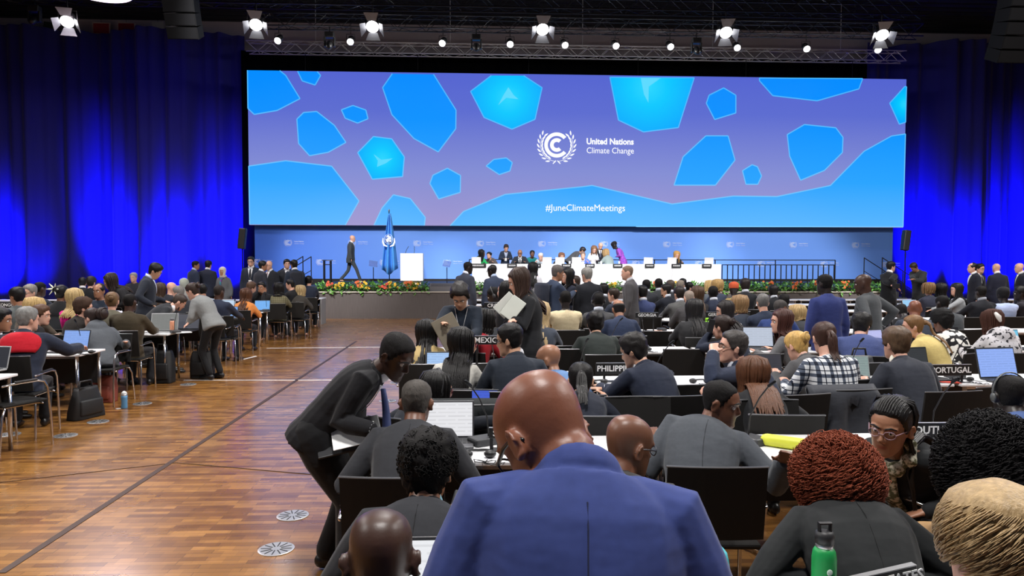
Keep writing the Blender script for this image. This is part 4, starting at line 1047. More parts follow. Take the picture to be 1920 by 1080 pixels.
P(1430, 550, 10.3, -4, 'sit', ('suit', (44, 52, 70)), ('receding', GRY), 'l', 'grey-haired balding man in a navy suit leaning left', 'the grey-haired man in navy', hp=8, side=-10, wmul=1.1)
P(1387, 552, 10.5, 4, 'sit', ('sweater', (48, 54, 66)), ('bob', (142, 112, 78)), 'l', 'woman with a smooth light brown bob seen from behind', 'the woman with the light brown bob', female=True, hlen=.05)
P(1358, 564, 9.2, 30, 'sit', ('shirt', (206, 206, 210)), ('long', (34, 29, 29)), 'l', 'young woman in profile with long dark hair and a white shirt', 'the young woman in profile with a white shirt', female=True, hy=55, hp=12, hlen=.34)
P(1464, 562, 9.6, -30, 'sit', ('suit', (44, 62, 112)), ('buzz', (70, 66, 64)), 'b', 'balding man in glasses and a royal blue suit looking right', 'the royal-blue-suited man looking right', hy=-30, hp=6, glasses=(40, 36, 34))
P(1495, 570, 10.3, 8, 'sit', ('suit', CHAR), ('bob', (178, 150, 104)), 'l', 'woman with a short blond bob left of the standing blue suit', 'the blond bobbed woman', female=True, hlen=.04, hy=-10)
P(1716, 563, 9.6, -14, 'sit', ('suit', (52, 58, 70)), ('bald', DK), 'w', 'heavy bald man with a thick neck in a slate suit looking right', 'the heavy bald man in slate', hy=-22, hp=6, fat=1.25, wmul=1.12, shirt=(214, 214, 220), beard=.3)
P(1767, 554, 10.3, 8, 'sit', ('suit', (66, 70, 74)), ('buzz', DK), 'k', 'dark-skinned man in a wide grey suit behind the splotched shirt', 'the man in the wide grey suit', shirt=(170, 190, 220), wmul=1.15, hp=14)
P(1546, 514, 8.6, 4, 'stand', ('suit', (48, 58, 112)), ('buzz', DK), 'k', 'standing man in a vivid blue suit with his back turned near the right planter', '', hy=16, hp=4, wmul=1.05)
P(1618, 514, 9.0, 32, 'stand', ('suit', (72, 75, 78)), ('bald', DK), 'd', 'standing heavy bald man in a mid grey suit leaning with hand on hip', '', hy=30, hp=8, fat=1.3, wmul=1.12, shirt=(196, 200, 206), RR=(.32, -.02, 1.0), L=('px', 1590, 600, 8.7))
P(1100, 501, 12.4, 12, 'stand', ('suit', (28, 30, 36)), ('short', (132, 130, 126)), 'l', 'standing grey-haired man in black with glasses, back turned before the podium', '', hy=22, hp=4, glasses=(30, 30, 32), wmul=1.08)
P(1176, 498, 12.3, 66, 'stand', ('suit', (70, 68, 70)), ('buzz', (120, 100, 84)), 'l', 'standing bald man in a dark grey suit facing left in profile', '', hy=14, hp=6, shirt=(206, 206, 212), beard=.3)
P(1046, 497, 12.1, -66, 'stand', ('suit', (46, 56, 76)), ('short', (84, 78, 76)), 'm', 'standing man with a backpack hugging a dark-haired woman', '', hp=14, hy=-10, backpack=(38, 42, 54), RR=(.02, .42, 1.3), L=(-.1, .40, 1.25))
P(1063, 503, 12.55, 110, 'stand', ('suit', (34, 38, 52)), ('long', DK), 'l', 'dark-haired woman being hugged, cheek to cheek with the backpack man', '', female=True, hlen=.2, hp=4)
P(878, 491, 15.0, -40, 'stand', ('suit', (52, 56, 68)), ('buzz', DK), 'k', 'standing dark-skinned man in a suit, face turned right before the podium end', '', shirt=(206, 210, 222), hy=-35, hp=10)
P(922, 496, 15.2, 24, 'stand', ('suit', (54, 62, 82)), ('receding', DK), 'k', 'standing man in glasses and slate blue suit facing left before the podium', '', hy=36, hp=8, shirt=(170, 186, 214), glasses=(24, 24, 26))
P(999, 492, 16.0, -6, 'stand', ('shirt', (206, 206, 212)), ('long', DK), 'l', 'standing woman with long black hair in a white top before the podium', '', female=True, hlen=.42)
P(1078, 517, 13.6, 70, 'sit', ('suit', CHAR), ('short', BRN), 'l', 'seated brown-haired person with hand to face beside the hugging pair', 'the person with hand to face', L=('px', 1078, 532, 13.4), hp=10)
P(1671, 490, 17.2, -70, 'stand', ('suit', (30, 31, 34)), ('short', DK), 'l', 'standing smiling man in a black suit holding a camera by the stage steps', '', shirt=(228, 228, 232), tie=(28, 28, 32), hy=-14, hp=4, RR=('px', 1684, 540, 16.8), L=('px', 1672, 536, 16.8))
P(1714, 492, 19.0, 110, 'stand', ('coat', (50, 52, 54)), ('short', BRN), 'm', 'standing photographer in a dark jacket with head bent over his camera', '', hp=45, lean=16, RR=('px', 1712, 525, 18.6), L=('px', 1710, 525, 18.7))
P(1741, 529, 15.0, 0, 'sit', ('suit', (50, 52, 66)), ('bob', (116, 88, 58)), 'l', 'brown-blond haired person in a navy jacket next to the lit laptop', 'the brown-blond person beside the lit laptop', female=True, hlen=.02)
P(1764, 531, 15.0, -10, 'sit', ('sweater', (44, 74, 62)), ('long', DK), 'm', 'black-haired woman in a dark green top, right of the brown-blond person', 'the woman in dark green', female=True, hlen=.3)
P(1793, 531, 14.3, 70, 'sit', ('suit', (148, 150, 152)), ('long', DK), 'l', 'woman in a pale grey jacket seen in left profile before the blue drape', 'the woman in pale grey', female=True, hy=14, hlen=.25)
P(1823, 492, 17.0, 74, 'stand', ('suit', (30, 32, 42)), ('receding', DK), 'l', 'standing balding man in a dark suit facing left before the blue drape', '', shirt=WH, hp=4)
P(1838, 494, 17.6, 196, 'stand', ('suit', (28, 30, 38)), ('short', DK), 'l', 'standing man in glasses with white shirt half hidden behind the balding man', '', shirt=WH, glasses=(20, 20, 22), tie=(30, 30, 40))
P(1868, 494, 17.4, 0, 'stand', ('suit', (34, 36, 52)), ('bald', BRN), 'l', 'standing bald man in a dark navy suit with back fully turned', '', shirt=WH, wmul=1.05)
P(1911, 493, 17.3, 70, 'stand', ('suit', (30, 32, 44)), ('bald', BRN), 'l', 'standing bald man in a dark suit cut by the right edge', '', shirt=WH, tie=(40, 44, 60))
P(1839, 536, 12.4, 2, 'sit', ('suit', (30, 31, 37)), ('buzz', DK), 'k', 'dark-skinned man in a black suit left of the light blue shirt', 'the man in black left of the light blue shirt', wmul=1.08, shirt=(150, 154, 164))
P(1881, 537, 12.4, 0, 'sit', ('shirt', (172, 186, 220)), ('cap', (24, 24, 27)), 'k', 'person in a light blue shirt and black knit cap', 'the person in the black knit cap', wmul=1.08)
P(1913, 536, 12.6, 40, 'sit', ('suit', (40, 36, 42)), ('short', DK), 'k', 'person at the right edge in dark clothes looking left past the knit cap', 'the person looking left past the knit cap', hy=20)
P(1690, 570, 10.9, 0, 'sit', ('suit', (24, 25, 28)), ('crop', DK), 'k', 'person bent low in black beside the right aisle panel table', 'the person bent low in black', hp=30)
# --- rows before the stage, middle
FAR = [(1204, 535, 12.5, 12, ('suit', (56, 66, 104)), ('short', DK), 'l', 'man in a medium blue suit right of the standing bald man', 0), (1212, 524, 14.8, 2, ('suit', (46, 48, 54)), ('crop', DK), 'k', 'dark-haired man in charcoal just behind the medium blue suit', 0),
 (1235, 522, 14.9, 0, ('suit', (56, 58, 62)), ('buzz', DK), 'k', 'dark-skinned man in grey before the orange flowers', 0), (1248, 532, 14.5, 30, ('suit', (28, 31, 40)), ('short', DK), 'a', 'man in glasses and black looking left, next to the orange flowers', 38),
 (1257, 525, 15.1, 0, ('suit', (44, 46, 52)), ('short', (70, 60, 52)), 'l', 'brown-haired man behind the black-clad man in glasses', 0), (1276, 525, 15.6, -4, ('suit', (54, 54, 60)), ('crop', (128, 118, 108)), 'l', 'grey-haired man in the row nearest the stage', -14),
 (1280, 522, 17.2, 0, ('suit', (44, 46, 52)), ('short', DK), 'm', 'dark-haired man half hidden behind the grey-haired man', 0), (1273, 537, 12.6, 4, ('suit', (88, 88, 88)), ('short', (40, 32, 30)), 'l', 'man in a mid grey suit left of the cropped balding man', 10),
 (1292, 545, 11.6, -2, ('suit', (64, 62, 64)), ('buzz', (140, 126, 116)), 'l', 'balding man with cropped grey hair behind the broad dark-haired woman', 0), (1293, 529, 17.3, -60, ('suit', (36, 38, 46)), ('short', DK), 'l', 'dark-haired person near the stage looking right', -20),
 (1337, 536, 13.0, 0, ('suit', (44, 50, 68)), ('crop', DK), 'k', 'man in a navy jacket in front of two blond heads', 0), (1397, 522, 14.4, -8, ('suit', (32, 33, 38)), ('fluffy', (36, 28, 27)), 'b', 'person in black with a shoulder strap below the black railing', 0),
 (1450, 534, 14.2, 0, ('suit', (26, 27, 31)), ('short', DK), 'k', 'person in black silhouetted against the right planter', 0), (1470, 551, 11.9, 0, ('suit', BLK), ('crop', DK), 'k', 'dark-haired person just right of the grey-haired navy man', 0),
 (1132, 531, 14.6, 0, ('suit', BLK), ('med', DK), 'l', 'dark-haired person half hidden right of the standing grey-haired man', 0), (1150, 540, 13.4, 30, ('suit', (46, 52, 66)), ('short', (52, 40, 34)), 'l', 'brown-haired person left of the standing bald man', 30)]
for (x, y, d, f, tp, hr_, k, lb, hy) in FAR:
    P(x, y, d, f, 'sit', tp, hr_, k, lb, 'the '+lb, hy=hy, hp=6, shirt=(190, 194, 204) if tp[0] == 'suit' else None, glasses=(24, 24, 26) if 'glasses' in lb else None)
P(1308, 537, 12.7, -2, 'sit', ('suit', (44, 42, 44)), ('long', (78, 58, 44)), 'l', 'woman with long straight brown hair seen from behind near the stage', 'the woman with long straight brown hair', female=True, hlen=.3)
P(1345, 523, 15.4, 4, 'sit', ('sweater', (58, 66, 84)), ('bob', (170, 138, 88)), 'l', 'blond-haired person in blue-grey, right of two neighbouring blond heads', 'the blond person in blue-grey', female=True, hlen=.04)
P(1331, 525, 16.2, 4, 'sit', ('sweater', (90, 96, 104)), ('bob', (196, 166, 112)), 'l', 'pale blond person, left of two neighbouring blond heads', 'the pale blond person near the stage', female=True, hlen=.03)
P(1376, 529, 13.6, -4, 'sit', ('dress', (168, 138, 84), 'print'), ('wrap', (190, 84, 52)), 'k', 'woman in an orange head wrap and ochre patterned dress', 'the woman in the orange head wrap', female=True)
# --- left block
P(52, 575, 7.85, 20, 'sit', ('coat', (38, 44, 60)), ('short', (122, 122, 120)), 'l', 'grey-haired man in a navy rain jacket with a red hood lining', 'the man in the red-lined jacket', hy=-48, hp=4, chair=6, hoodcol=(186, 26, 42), RR=('px', 150, 651, 8.3), L='table', wmul=1.1, curl=.9)
P(77, 571, 9.6, -30, 'sit', ('suit', (36, 34, 36)), ('med', (84, 58, 42)), 'l', 'brown-haired person in right profile behind the grey-haired man', 'the brown-haired person in right profile', hy=-52)
P(2, 577, 8.5, -50, 'sit', ('sweater', (26, 27, 31)), ('med', DK), 'm', 'smiling dark-haired person cut off by the left edge', 'the smiling person at the left edge', hy=-30)
P(172, 577, 9.25, 40, 'sit', ('hoodie', (84, 88, 94)), ('bun', (48, 36, 33)), 'l', 'woman in a grey hoodie with a big curly dark bun and glasses', 'the woman in the grey hoodie', female=True, hy=34, glasses=(40, 40, 42), L='table', RR=('px', 236, 642, 9.4), wmul=1.2, chair=178, hlen=.62)
P(157, 557, 9.9, -20, 'sit', ('coat', (40, 36, 34)), ('curlytop', (66, 48, 38)), 'l', 'person with braided brown hair and a dark coat behind the grey hoodie', 'the person with braided brown hair', female=True, hy=-35)
P(244, 551, 10.3, 4, 'sit', ('suit', (66, 58, 44)), ('buzz', DK), 'd', 'man in an olive brown suit with his back turned by a silver laptop', 'the man in the olive brown suit', hy=-10, wmul=1.1)
P(210, 547, 10.9, 8, 'sit', ('coat', (106, 102, 88)), ('bun', (110, 84, 58)), 'l', 'light brown-haired woman in an olive coat behind the brown-suited man', 'the woman in the olive coat', female=True, hy=10)
LILY = P(115, 534, 11.6, -4, 'sit', ('suit', (34, 34, 36)), ('bun', DK), 'b', 'woman in black with a white lily flower in her dark hair', 'the woman with the lily in her hair', female=True, wmul=1.1)
P(141, 541, 10.7, -8, 'sit', ('shirt', (226, 28, 142)), ('long', (186, 160, 112)), 'l', 'blond woman in a hot pink top', 'the blond woman in hot pink', female=True, hlen=.2, hy=-14)
P(31, 538, 10.7, 40, 'sit', ('suit', (92, 96, 96)), ('short', DK), 'm', 'dark-haired man in a grey jacket facing left near the frame edge', 'the grey-jacketed man facing left', hy=30)
P(55, 533, 12.0, 160, 'sit', ('suit', (60, 62, 68)), ('short', (130, 124, 118)), 'l', 'older man in glasses with red face turned towards the room', 'the red-faced man in glasses', glasses=(70, 24, 24), chair=0)
P(64, 556, 9.95, 0, 'sit', ('sweater', (90, 80, 70)), ('bob', (186, 156, 104)), 'l', 'blond person low between two men at the left edge', 'the low blond person', female=True, hlen=.02)
P(75, 529, 12.8, -20, 'sit', ('suit', (44, 50, 62)), ('buzz', DK), 'd', 'dark-skinned man in slate next to the red-faced man', 'the man in slate by the red-faced man')
P(185, 531, 12.4, 176, 'sit', ('sweater', (38, 46, 60)), ('receding', DK), 'm', 'man in navy facing the camera with receding hair', 'the navy man facing the camera', chair=0)
P(206, 513, 12.9, 120, 'stand', ('suit', (32, 31, 34)), ('long', (42, 30, 28)), 'm', 'smiling woman with long dark wavy hair leaning over in a black jacket', '', female=True, lean=34, hlen=.3, hp=20, shirt=(220, 218, 212), L='front', RR='front')
P(291, 493, 12.5, -72, 'stand', ('suit', (38, 42, 52)), ('med', DK), 'a', 'standing man in navy jacket and open blue collar holding a phone', '', hp=34, hy=-4, shirt=(190, 200, 222), RR=('px', 286, 572, 12.2), L=(-.12, .30, 1.12), lean=6)
P(336, 551, 11.9, -62, 'sit', ('suit', (44, 46, 50)), ('short', (64, 54, 48)), 'l', 'man in a dark suit with reddish face bending low over the table', 'the reddish-faced man bending low', hp=38, lean=58, shirt=WH, beard=.3)
P(361, 530, 11.3, 62, 'stand', ('suit', (128, 130, 130)), ('bun', (52, 38, 32)), 'l', 'woman in a light grey blazer and black trousers bending over a table', '', female=True, lean=46, hp=26, hy=14, L=('px', 352, 606, 11.2), RR=('px', 349, 610, 11.0), legs=(26, 26, 28), shoes=(24, 24, 26))
P(300, 531, 14.9, 20, 'sit', ('suit', (50, 46, 46)), ('long', (70, 54, 44)), 'l', 'long-haired brunette behind the standing man with the phone', 'the long-haired brunette', female=True, hlen=.25)
P(322, 529, 14.9, -40, 'sit', ('suit', (40, 42, 50)), ('bald', GRY), 'l', 'bald pink-headed man left of the patterned headscarf', 'the pink-headed bald man', hy=-10)
P(334, 536, 13.6, 60, 'sit', ('suit', (46, 48, 54)), ('short', (116, 112, 108)), 'l', 'grey-haired man with a red face seen in left profile', 'the grey-haired man in left profile', hy=16)
P(345, 521, 16.0, 0, 'sit', ('coat', (130, 128, 124)), ('hijab', (156, 160, 150)), 'm', 'person in a grey patterned headscarf', 'the person in the grey headscarf', female=True)
P(379, 532, 14.8, 30, 'sit', ('shirt', (150, 162, 178)), ('short', DK), 'm', 'dark-haired man in a pale grey-blue shirt behind the bending woman', 'the man in the pale grey-blue shirt', hy=20)
P(411, 535, 12.9, -8, 'sit', ('suit', (40, 46, 64)), ('buzz', (42, 36, 34)), 'd', 'dark-skinned man in a navy suit right of the bending woman', 'the navy-suited man right of the bending woman', hy=-12, wmul=1.08)
P(461, 541, 14.6, 4, 'sit', ('sweater', (208, 130, 66)), ('long', (78, 48, 32)), 'l', 'woman in an orange sweater with long brown hair down her back', 'the woman in the orange sweater', female=True, hlen=.4)
P(472, 528, 16.9, -30, 'sit', ('suit', (44, 42, 44)), ('med', (84, 62, 48)), 'l', 'brown-haired person beyond the orange sweater', 'the brown-haired person beyond the orange sweater', hy=-20)
P(491, 528, 16.6, 170, 'sit', ('sweater', (26, 27, 30)), ('short', DK), 'm', 'person in black with hands raised to the face', 'the person with raised hands', L=(-.08, .2, 1.1), RR=(.08, .2, 1.12), chair=0)
P(523, 529, 16.7, 4, 'sit', ('coat', (118, 112, 86), 'check'), ('bob', DK), 'l', 'person with black hair in an olive plaid jacket', 'the person in the olive plaid jacket', female=True, hlen=.12)
P(544, 523, 17.3, 70, 'sit', ('suit', (34, 34, 37)), ('short', DK), 'l', 'dark-haired man in a black jacket turned left beside the plaid jacket', 'the black-jacketed man turned left', hy=20, hp=10)
P(563, 534, 17.4, 0, 'sit', ('sweater', (60, 56, 52)), ('bob', (170, 146, 106)), 'l', 'blond head behind the black-jacketed man at the end table', 'the blond person at the end table', female=True, hlen=.05)
P(579, 517, 19.2, 10, 'sit', ('suit', (42, 48, 64)), ('short', DK), 'l', 'man in a navy suit at the last table nearest the stage', 'the navy-suited man at the last table')
P(250, 511, 20.0, 180, 'sit', ('suit', (44, 44, 50)), ('short', (140, 136, 134)), 'l', 'grey-haired man facing the room from a far table before the drape', 'the grey-haired man at the far table', chair=0)
P(171, 518, 17.8, 0, 'sit', ('suit', BLK), ('fluffy', (40, 34, 32)), 'l', 'dark frizzy-haired person at a far left table', 'the frizzy-haired person')
P(155, 520, 18.2, 20, 'sit', ('suit', BLK), ('short', DK), 'l', 'dark-haired person in black at a far left table left of the frizzy hair', 'the far person in black', shirt=WH)
# --- standing groups at the far left
P(367, 489, 20.6, -40, 'stand', ('suit', (40, 48, 66)), ('crop', DK), 'm', 'standing man in a navy suit, left of the pair before the blue drape', '', shirt=(170, 180, 210), hy=-30)
P(391, 488, 20.8, -4, 'stand', ('suit', (34, 38, 52)), ('short', DK), 'l', 'standing man in a dark suit with his back turned before the blue drape', '', shirt=WH, hy=-8, wmul=1.1)
P(417, 500, 20.6, 176, 'stand', ('coat', (96, 98, 100)), ('hijab', (206, 196, 180)), 'm', 'smiling woman in a pale headscarf and teal shawl', '', female=True, scarf=((50, 120, 128), 'print'))
P(470, 481, 19.4, 184, 'stand', ('suit', (38, 44, 58)), ('short', DK), 'l', 'standing man in glasses, tie and lanyard facing the room', '', shirt=WH, tie=(34, 36, 44), glasses=(20, 20, 22), lanyard=(220, 222, 228))
P(493, 489, 18.8, -40, 'stand', ('suit', (44, 46, 54)), ('short', DK), 'm', 'standing dark-haired man turned away towards the bald man in glasses', '', shirt=WH, hy=-30)
P(504, 489, 19.6, 150, 'stand', ('suit', (40, 42, 48)), ('bald', BRN), 'l', 'standing bald man in glasses, red tie and white shirt', '', shirt=WH, tie=(150, 110, 110), glasses=(40, 34, 32))
P(538, 486, 19.8, 206, 'stand', ('suit', (40, 42, 48)), ('short', DK), 'l', 'standing smiling man in a dark suit and tie facing the backpack man', '', shirt=WH, tie=(36, 36, 42))
P(551, 487, 19.2, 24, 'stand', ('suit', (40, 48, 62)), ('short', DK), 'm', 'standing man with a dark backpack talking before the stage steps', '', shirt=WH, hy=20, backpack=(34, 36, 44))
# --- on the stage
zs = ZST
P(661, 441, 26.6, -84, 'walk', ('suit', (58, 64, 68)), ('bald', WHI), 'l', 'bald man in a dark grey suit striding across the stage', '', shirt=WH, zfoot=zs, hp=4, legs=(60, 66, 70))
S = dict(zfoot=zs, chair=False)
P(904, 468, 25.6, -150, 'sit', ('dress', (44, 168, 96)), ('long', DK), 'b', 'woman in a green dress with long black hair at the podium end', '', female=True, hlen=.25, hy=60, **S)
P(917, 472, 26.1, 150, 'sit', ('suit', (90, 84, 84)), ('bun', DK), 'l', 'dark-haired woman behind the green-dressed woman at the podium', '', female=True, **S)
P(949, 458, 26.0, 186, 'stand', ('suit', (40, 50, 68)), ('short', BRN), 'l', 'standing man in navy with a lanyard leaning on the podium', '', lean=24, hp=30, lanyard=(230, 232, 236), shirt=(170, 180, 205), zfoot=zs, L='front', RR='front')
P(975, 468, 25.7, 176, 'sit', ('suit', (44, 48, 56)), ('bald', DK), 'm', 'bald man in glasses, dark suit and tie seated at the podium', '', shirt=WH, tie=(50, 50, 56), glasses=(30, 28, 28), hp=14, **S)
P(998, 469, 26.0, 184, 'sit', ('sweater', (40, 130, 130)), ('bun', DK), 'b', 'woman in teal with dark pinned-up braids at the podium', '', female=True, **S)
P(1014, 474, 25.6, 160, 'sit', ('shirt', (196, 208, 216)), ('short', (226, 224, 220)), 'l', 'white-haired person behind a white laptop at the podium', '', hp=16, **S)
P(1053, 474, 25.6, 190, 'sit', ('suit', (48, 48, 52)), ('long', (120, 84, 64)), 'l', 'woman resting a hand on her face behind a small laptop at the podium', '', female=True, hlen=.12, hp=16, L=(-.06, .2, zs+.92), **S)
P(1092, 463, 26.2, -84, 'stand', ('suit', (70, 72, 76)), ('med', (32, 26, 26)), 'm', 'person in dark grey bending far over towards the seated blue-suited man', '', lean=62, hp=40, zfoot=zs, L='front', RR='front')
P(1093, 472, 25.5, 176, 'sit', ('suit', (84, 110, 190)), ('short', (120, 100, 90)), 'l', 'man in a mid blue suit seated at the centre of the podium', '', shirt=WH, **S)
P(1114, 461, 25.9, 184, 'stand', ('shirt', (228, 226, 228)), ('long', (120, 88, 64)), 'l', 'woman in a white blouse leaning on the podium', '', female=True, lean=26, hp=26, hlen=.12, zfoot=zs, L='front', RR='front')
P(1126, 455, 26.6, 190, 'stand', ('suit', (40, 40, 46)), ('bald', WHI), 'l', 'bald man in a dark suit standing behind the white blouse woman', '', shirt=WH, tie=(90, 96, 120), lean=14, hp=26, zfoot=zs)
P(1136, 467, 25.5, 20, 'sit', ('suit', (126, 140, 140)), ('bob', (150, 122, 82)), 'l', 'light-haired person in grey-green hunched with back turned at the podium', '', female=True, hlen=.06, hp=30, **S)
P(1152, 453, 26.3, 76, 'stand', ('dress', (118, 66, 166), 'print'), ('wrap', (24, 22, 26)), 'k', 'woman in a purple patterned dress and black head wrap leaning to the left', '', female=True, lean=32, hp=24, zfoot=zs, L='front', RR='front')
P(1269, 471, 25.6, 184, 'sit', ('suit', (46, 44, 46)), ('long', (190, 146, 84)), 'l', 'woman with long golden blond hair seated alone on the podium\'s right half', '', female=True, hlen=.2, hp=20, **S)
# ---------------------------------------------------------------- furniture
TR = lambda k: 4.1+2.3*(k-1)                            # centre line of table row k
def chair_b():
    e = empty('conference_chair', 'x', 'chair')
    g = G(); g.rbox((0, 0, .452), (.47, .44, .028), .012); obj('seat', g, CHAIRB, e)
    g = G(); rows = []
    for i in range(7):
        z = .50+.36*i/6; y = -.225-.055*i/6; rows.append([(x*.47/2, y-.018*(1-x*x), z) for x in [-1+2*j/8 for j in range(9)]]+[(x*.47/2, y-.018*(1-x*x)-.016, z) for x in [1-2*j/8 for j in range(9)]])
    g.rings(rows); b = obj('backrest', g, CHAIRB, e)
    g = G(); g.tube([(x*.472/2, -.290-.018*(1-x*x), .864) for x in [-1+2*j/8 for j in range(9)]], .006, 6); obj('top_edge', g, plain('satin_edge', (120, 120, 122), .35, .6), b)
    r = .011
    for sx in (-1, 1):
        g = G(); g.tube([(sx*.265, .235, 0), (sx*.262, .225, .30), (sx*.262, .20, .58), (sx*.262, .165, .645)], r, 8); obj('leg', g, CHROME, e, True)
        g = G(); g.tube([(sx*.262, -.275, 0), (sx*.25, -.235, .36), (sx*.235, -.20, .43), (sx*.20, -.18, .44)], r, 8); obj('leg', g, CHROME, e, True)
        g = G(); g.tube([(sx*.262, .165, .645), (sx*.262, .10, .662), (sx*.262, -.14, .66), (sx*.25, -.225, .65)], r, 8); ar = obj('armrest', g, CHROME, e, True)
        g = G(); g.rbox((sx*.262, -.01, .674), (.032, .22, .022), .009); obj('arm_pad', g, BLACKP, ar)
    g = G()
    g.tube([(-.255, .15, .432), (-.2, .15, .432), (-.2, -.18, .436), (.2, -.18, .436), (.2, .15, .432), (.255, .15, .432)], r, 8)
    obj('seat_frame', g, CHROME, e, True); return e
CH = Proto(chair_b)
for (b, f, short, D, zf) in SEATS:
    CH.put((b.x, b.y, zf), f, 'black chair of '+short, 'black conference chairs')
EMPTY = [(1340, 190, 12.0, 'x')]
for (px, D, f, lb) in [(1080, 8.05, 0, 'empty black chair between the ruffle-haired man and the pale blond woman'), (1045, 8.35, 0, 'empty chair with grey top edge in front of the cream-shirted man'), (1220, 10.0, 0, 'empty black chair behind the Georgia placard'),
    (1270, 8.0, 0, 'empty black chair right of the dark green-grey suit'), (1250, 5.75, 4, 'empty black chair between the Philippines delegate and the fist-on-chin man'), (1805, 5.6, 20, 'empty black chair turned sideways right of the Portugal delegate'),
    (1470, 4.55, 180, 'empty chair facing the camera beyond the yellow cylinder'), (1215, 4.7, 180, 'empty chair facing the camera behind the table of the bald glasses man'), (885, 5.05, 0, 'black chair with dark cloth hung over it behind the blue laptop'),
    (1820, 7.95, 0, 'empty black chair left of the dreadlocked person'), (1800, 12.3, 0, 'empty black chair before the woman in pale grey'), (20, 17.4, 0, 'empty grey-black chair at the far left edge before the drape'), (52, 17.6, 0, 'second empty chair from the left edge before the drape'),
    (112, 17.8, 0, 'third empty chair from the left edge before the drape'), (14, 7.1, -24, 'black chair at the left edge pushed under the nearest left table'), (418, 12.9, 8, 'black chair at the table end behind the bending woman'), (1290, 10.0, 0, 'empty black chair before the broad dark-haired woman'), (1585, 6.9, 0, 'black chair with a dark bag hanging, left of the brown-haired man'), (905, 7.0, 8, 'empty chair beside the standing laptop man')]:
    p = pix(px, 600, D); CH.put((p.x, p.y, 0), R(f), lb, 'black conference chairs')
# ---- tables
def table_b():
    e = empty('conference_table', 'x', 'table')
    g = G(); g.rbox((0, 0, .7275), (1.56, .56, .025), .006); obj('tabletop', g, WHITET, e)
    g = G(); g.box((0, -.22, .70), (1.40, .03, .03)); g.box((0, .22, .70), (1.40, .03, .03)); obj('apron_rail', g, CHROME, e)
    for sx in (-1, 1):
        for sy in (-1, 1):
            g = G(); g.cyl((sx*.72, sy*.24, 0), (sx*.72, sy*.24, .715), .019, n=14); obj('leg', g, CHROME, e, True)
    g = G(); g.box((0, .255, .50), (1.38, .012, .36)); obj('under_shade_sheet', g, plain('under_shade_black', (24, 24, 27), .7), e)  # dark sheet added to stand in for the shade beneath the tabletop
    return e
TB = Proto(table_b)
ROWN = {1: 'nearest', 2: 'second', 3: 'third', 4: 'fourth', 5: 'fifth', 6: 'sixth', 7: 'seventh', 8: 'eighth'}
ORD = ['first', 'second', 'third', 'fourth', 'fifth', 'sixth', 'seventh', 'eighth', 'ninth', 'tenth', 'eleventh', 'twelfth', 'thirteenth', 'fourteenth', 'fifteenth', 'sixteenth']
for k in range(1, 9):
    y = TR(k); n = int(((1990-900)/1330*y+.58)/1.62)+1
    for i in range(n):
        if k >= 6 and .5 < (x_ := -.58+.8+i*1.62)/y < .0: continue
        TB.put((-.58+.80+i*1.62, y, 0), 0, f'white conference table, {ORD[i]} from the aisle in the {ROWN[k]} row right of the aisle', 'white conference tables')
    if k >= 3:
        n = int((900+60)/1330*y/1.62-4.62/1.62)+1
        for i in range(max(1, n)):
            TB.put((-4.62-.8-i*1.62, y, 0), 0, f'white conference table, {ORD[i]} from the aisle in the {ROWN[k]} row left of the aisle', 'white conference tables')
for x, lb in ((.42, 'white table in the front row at the bottom edge before the blue suit'), (2.0, 'white table in the front row under the green bottle')):
    TB.put((x, 2.0, 0), 0, lb, 'white conference tables').scale = (1, .80, 1)
p = pix(-2, 700, 7.0); TB.put((p.x-.62, 6.75, 0), 0, 'white table cut off at the left frame edge, nearest on that side', 'white conference tables')
g = G(); t_ = empty('end_desk', 'white desk with closed grey side panel at the aisle end nearest the stage', 'table', (pix(608, 600, 20.9).x-.75, 20.9, 0))
g.rbox((0, 0, .74), (1.5, .6, .03), .006); obj('desktop', g, WHITET, t_)
for sx in (-1, 1):
    g = G(); g.box((sx*.72, 0, .36), (.04, .56, .72)); obj('side_panel', g, plain('grey_panel', (150, 150, 152), .5), t_)
g = G(); g.box((0, .26, .4), (1.4, .02, .6)); obj('back_panel', g, BLACKP, t_)

# ---------------------------------------------------------------- things on the tables
def laptop(px, py, D, rz, lb, disp=None, body=(60, 61, 64), z=.74, w_=.33, open_=104, scr=(232, 240, 252)):
    p = pix(px, py, D); e = empty('laptop', lb, 'laptop', (p.x, D, z), R(rz))
    bm_ = plain('laptop_shell', body, .4, .3); dpt = w_*.68
    g = G(); g.rbox((0, 0, .009), (w_, dpt, .016), .004); bs = obj('base', g, bm_, e)
    g = G()
    for r_ in range(4):
        for c in range(11): g.box((-w_*.42+c*w_*.084, -.01+r_*dpt*.12, .0185), (w_*.072, dpt*.10, .003))
    obj('keyboard', g, BLACKP, bs)
    a = R(open_-90); rot = Matrix.Rotation(-a, 3, 'X'); h = dpt
    L0 = V((0, dpt/2, .016)); g = G(); g.rbox(L0+rot @ V((0, .004, h/2)), (w_, .009, h), .004, rot); ld = obj('lid', g, bm_, e)
    if disp: dm = disp
    else: dm = screen_img(scr)
    g = G(); g.box(L0+rot @ V((0, -.0015, h/2)), (w_*.94, .004, h*.90), rot); obj('display', g, dm, ld)
    return e
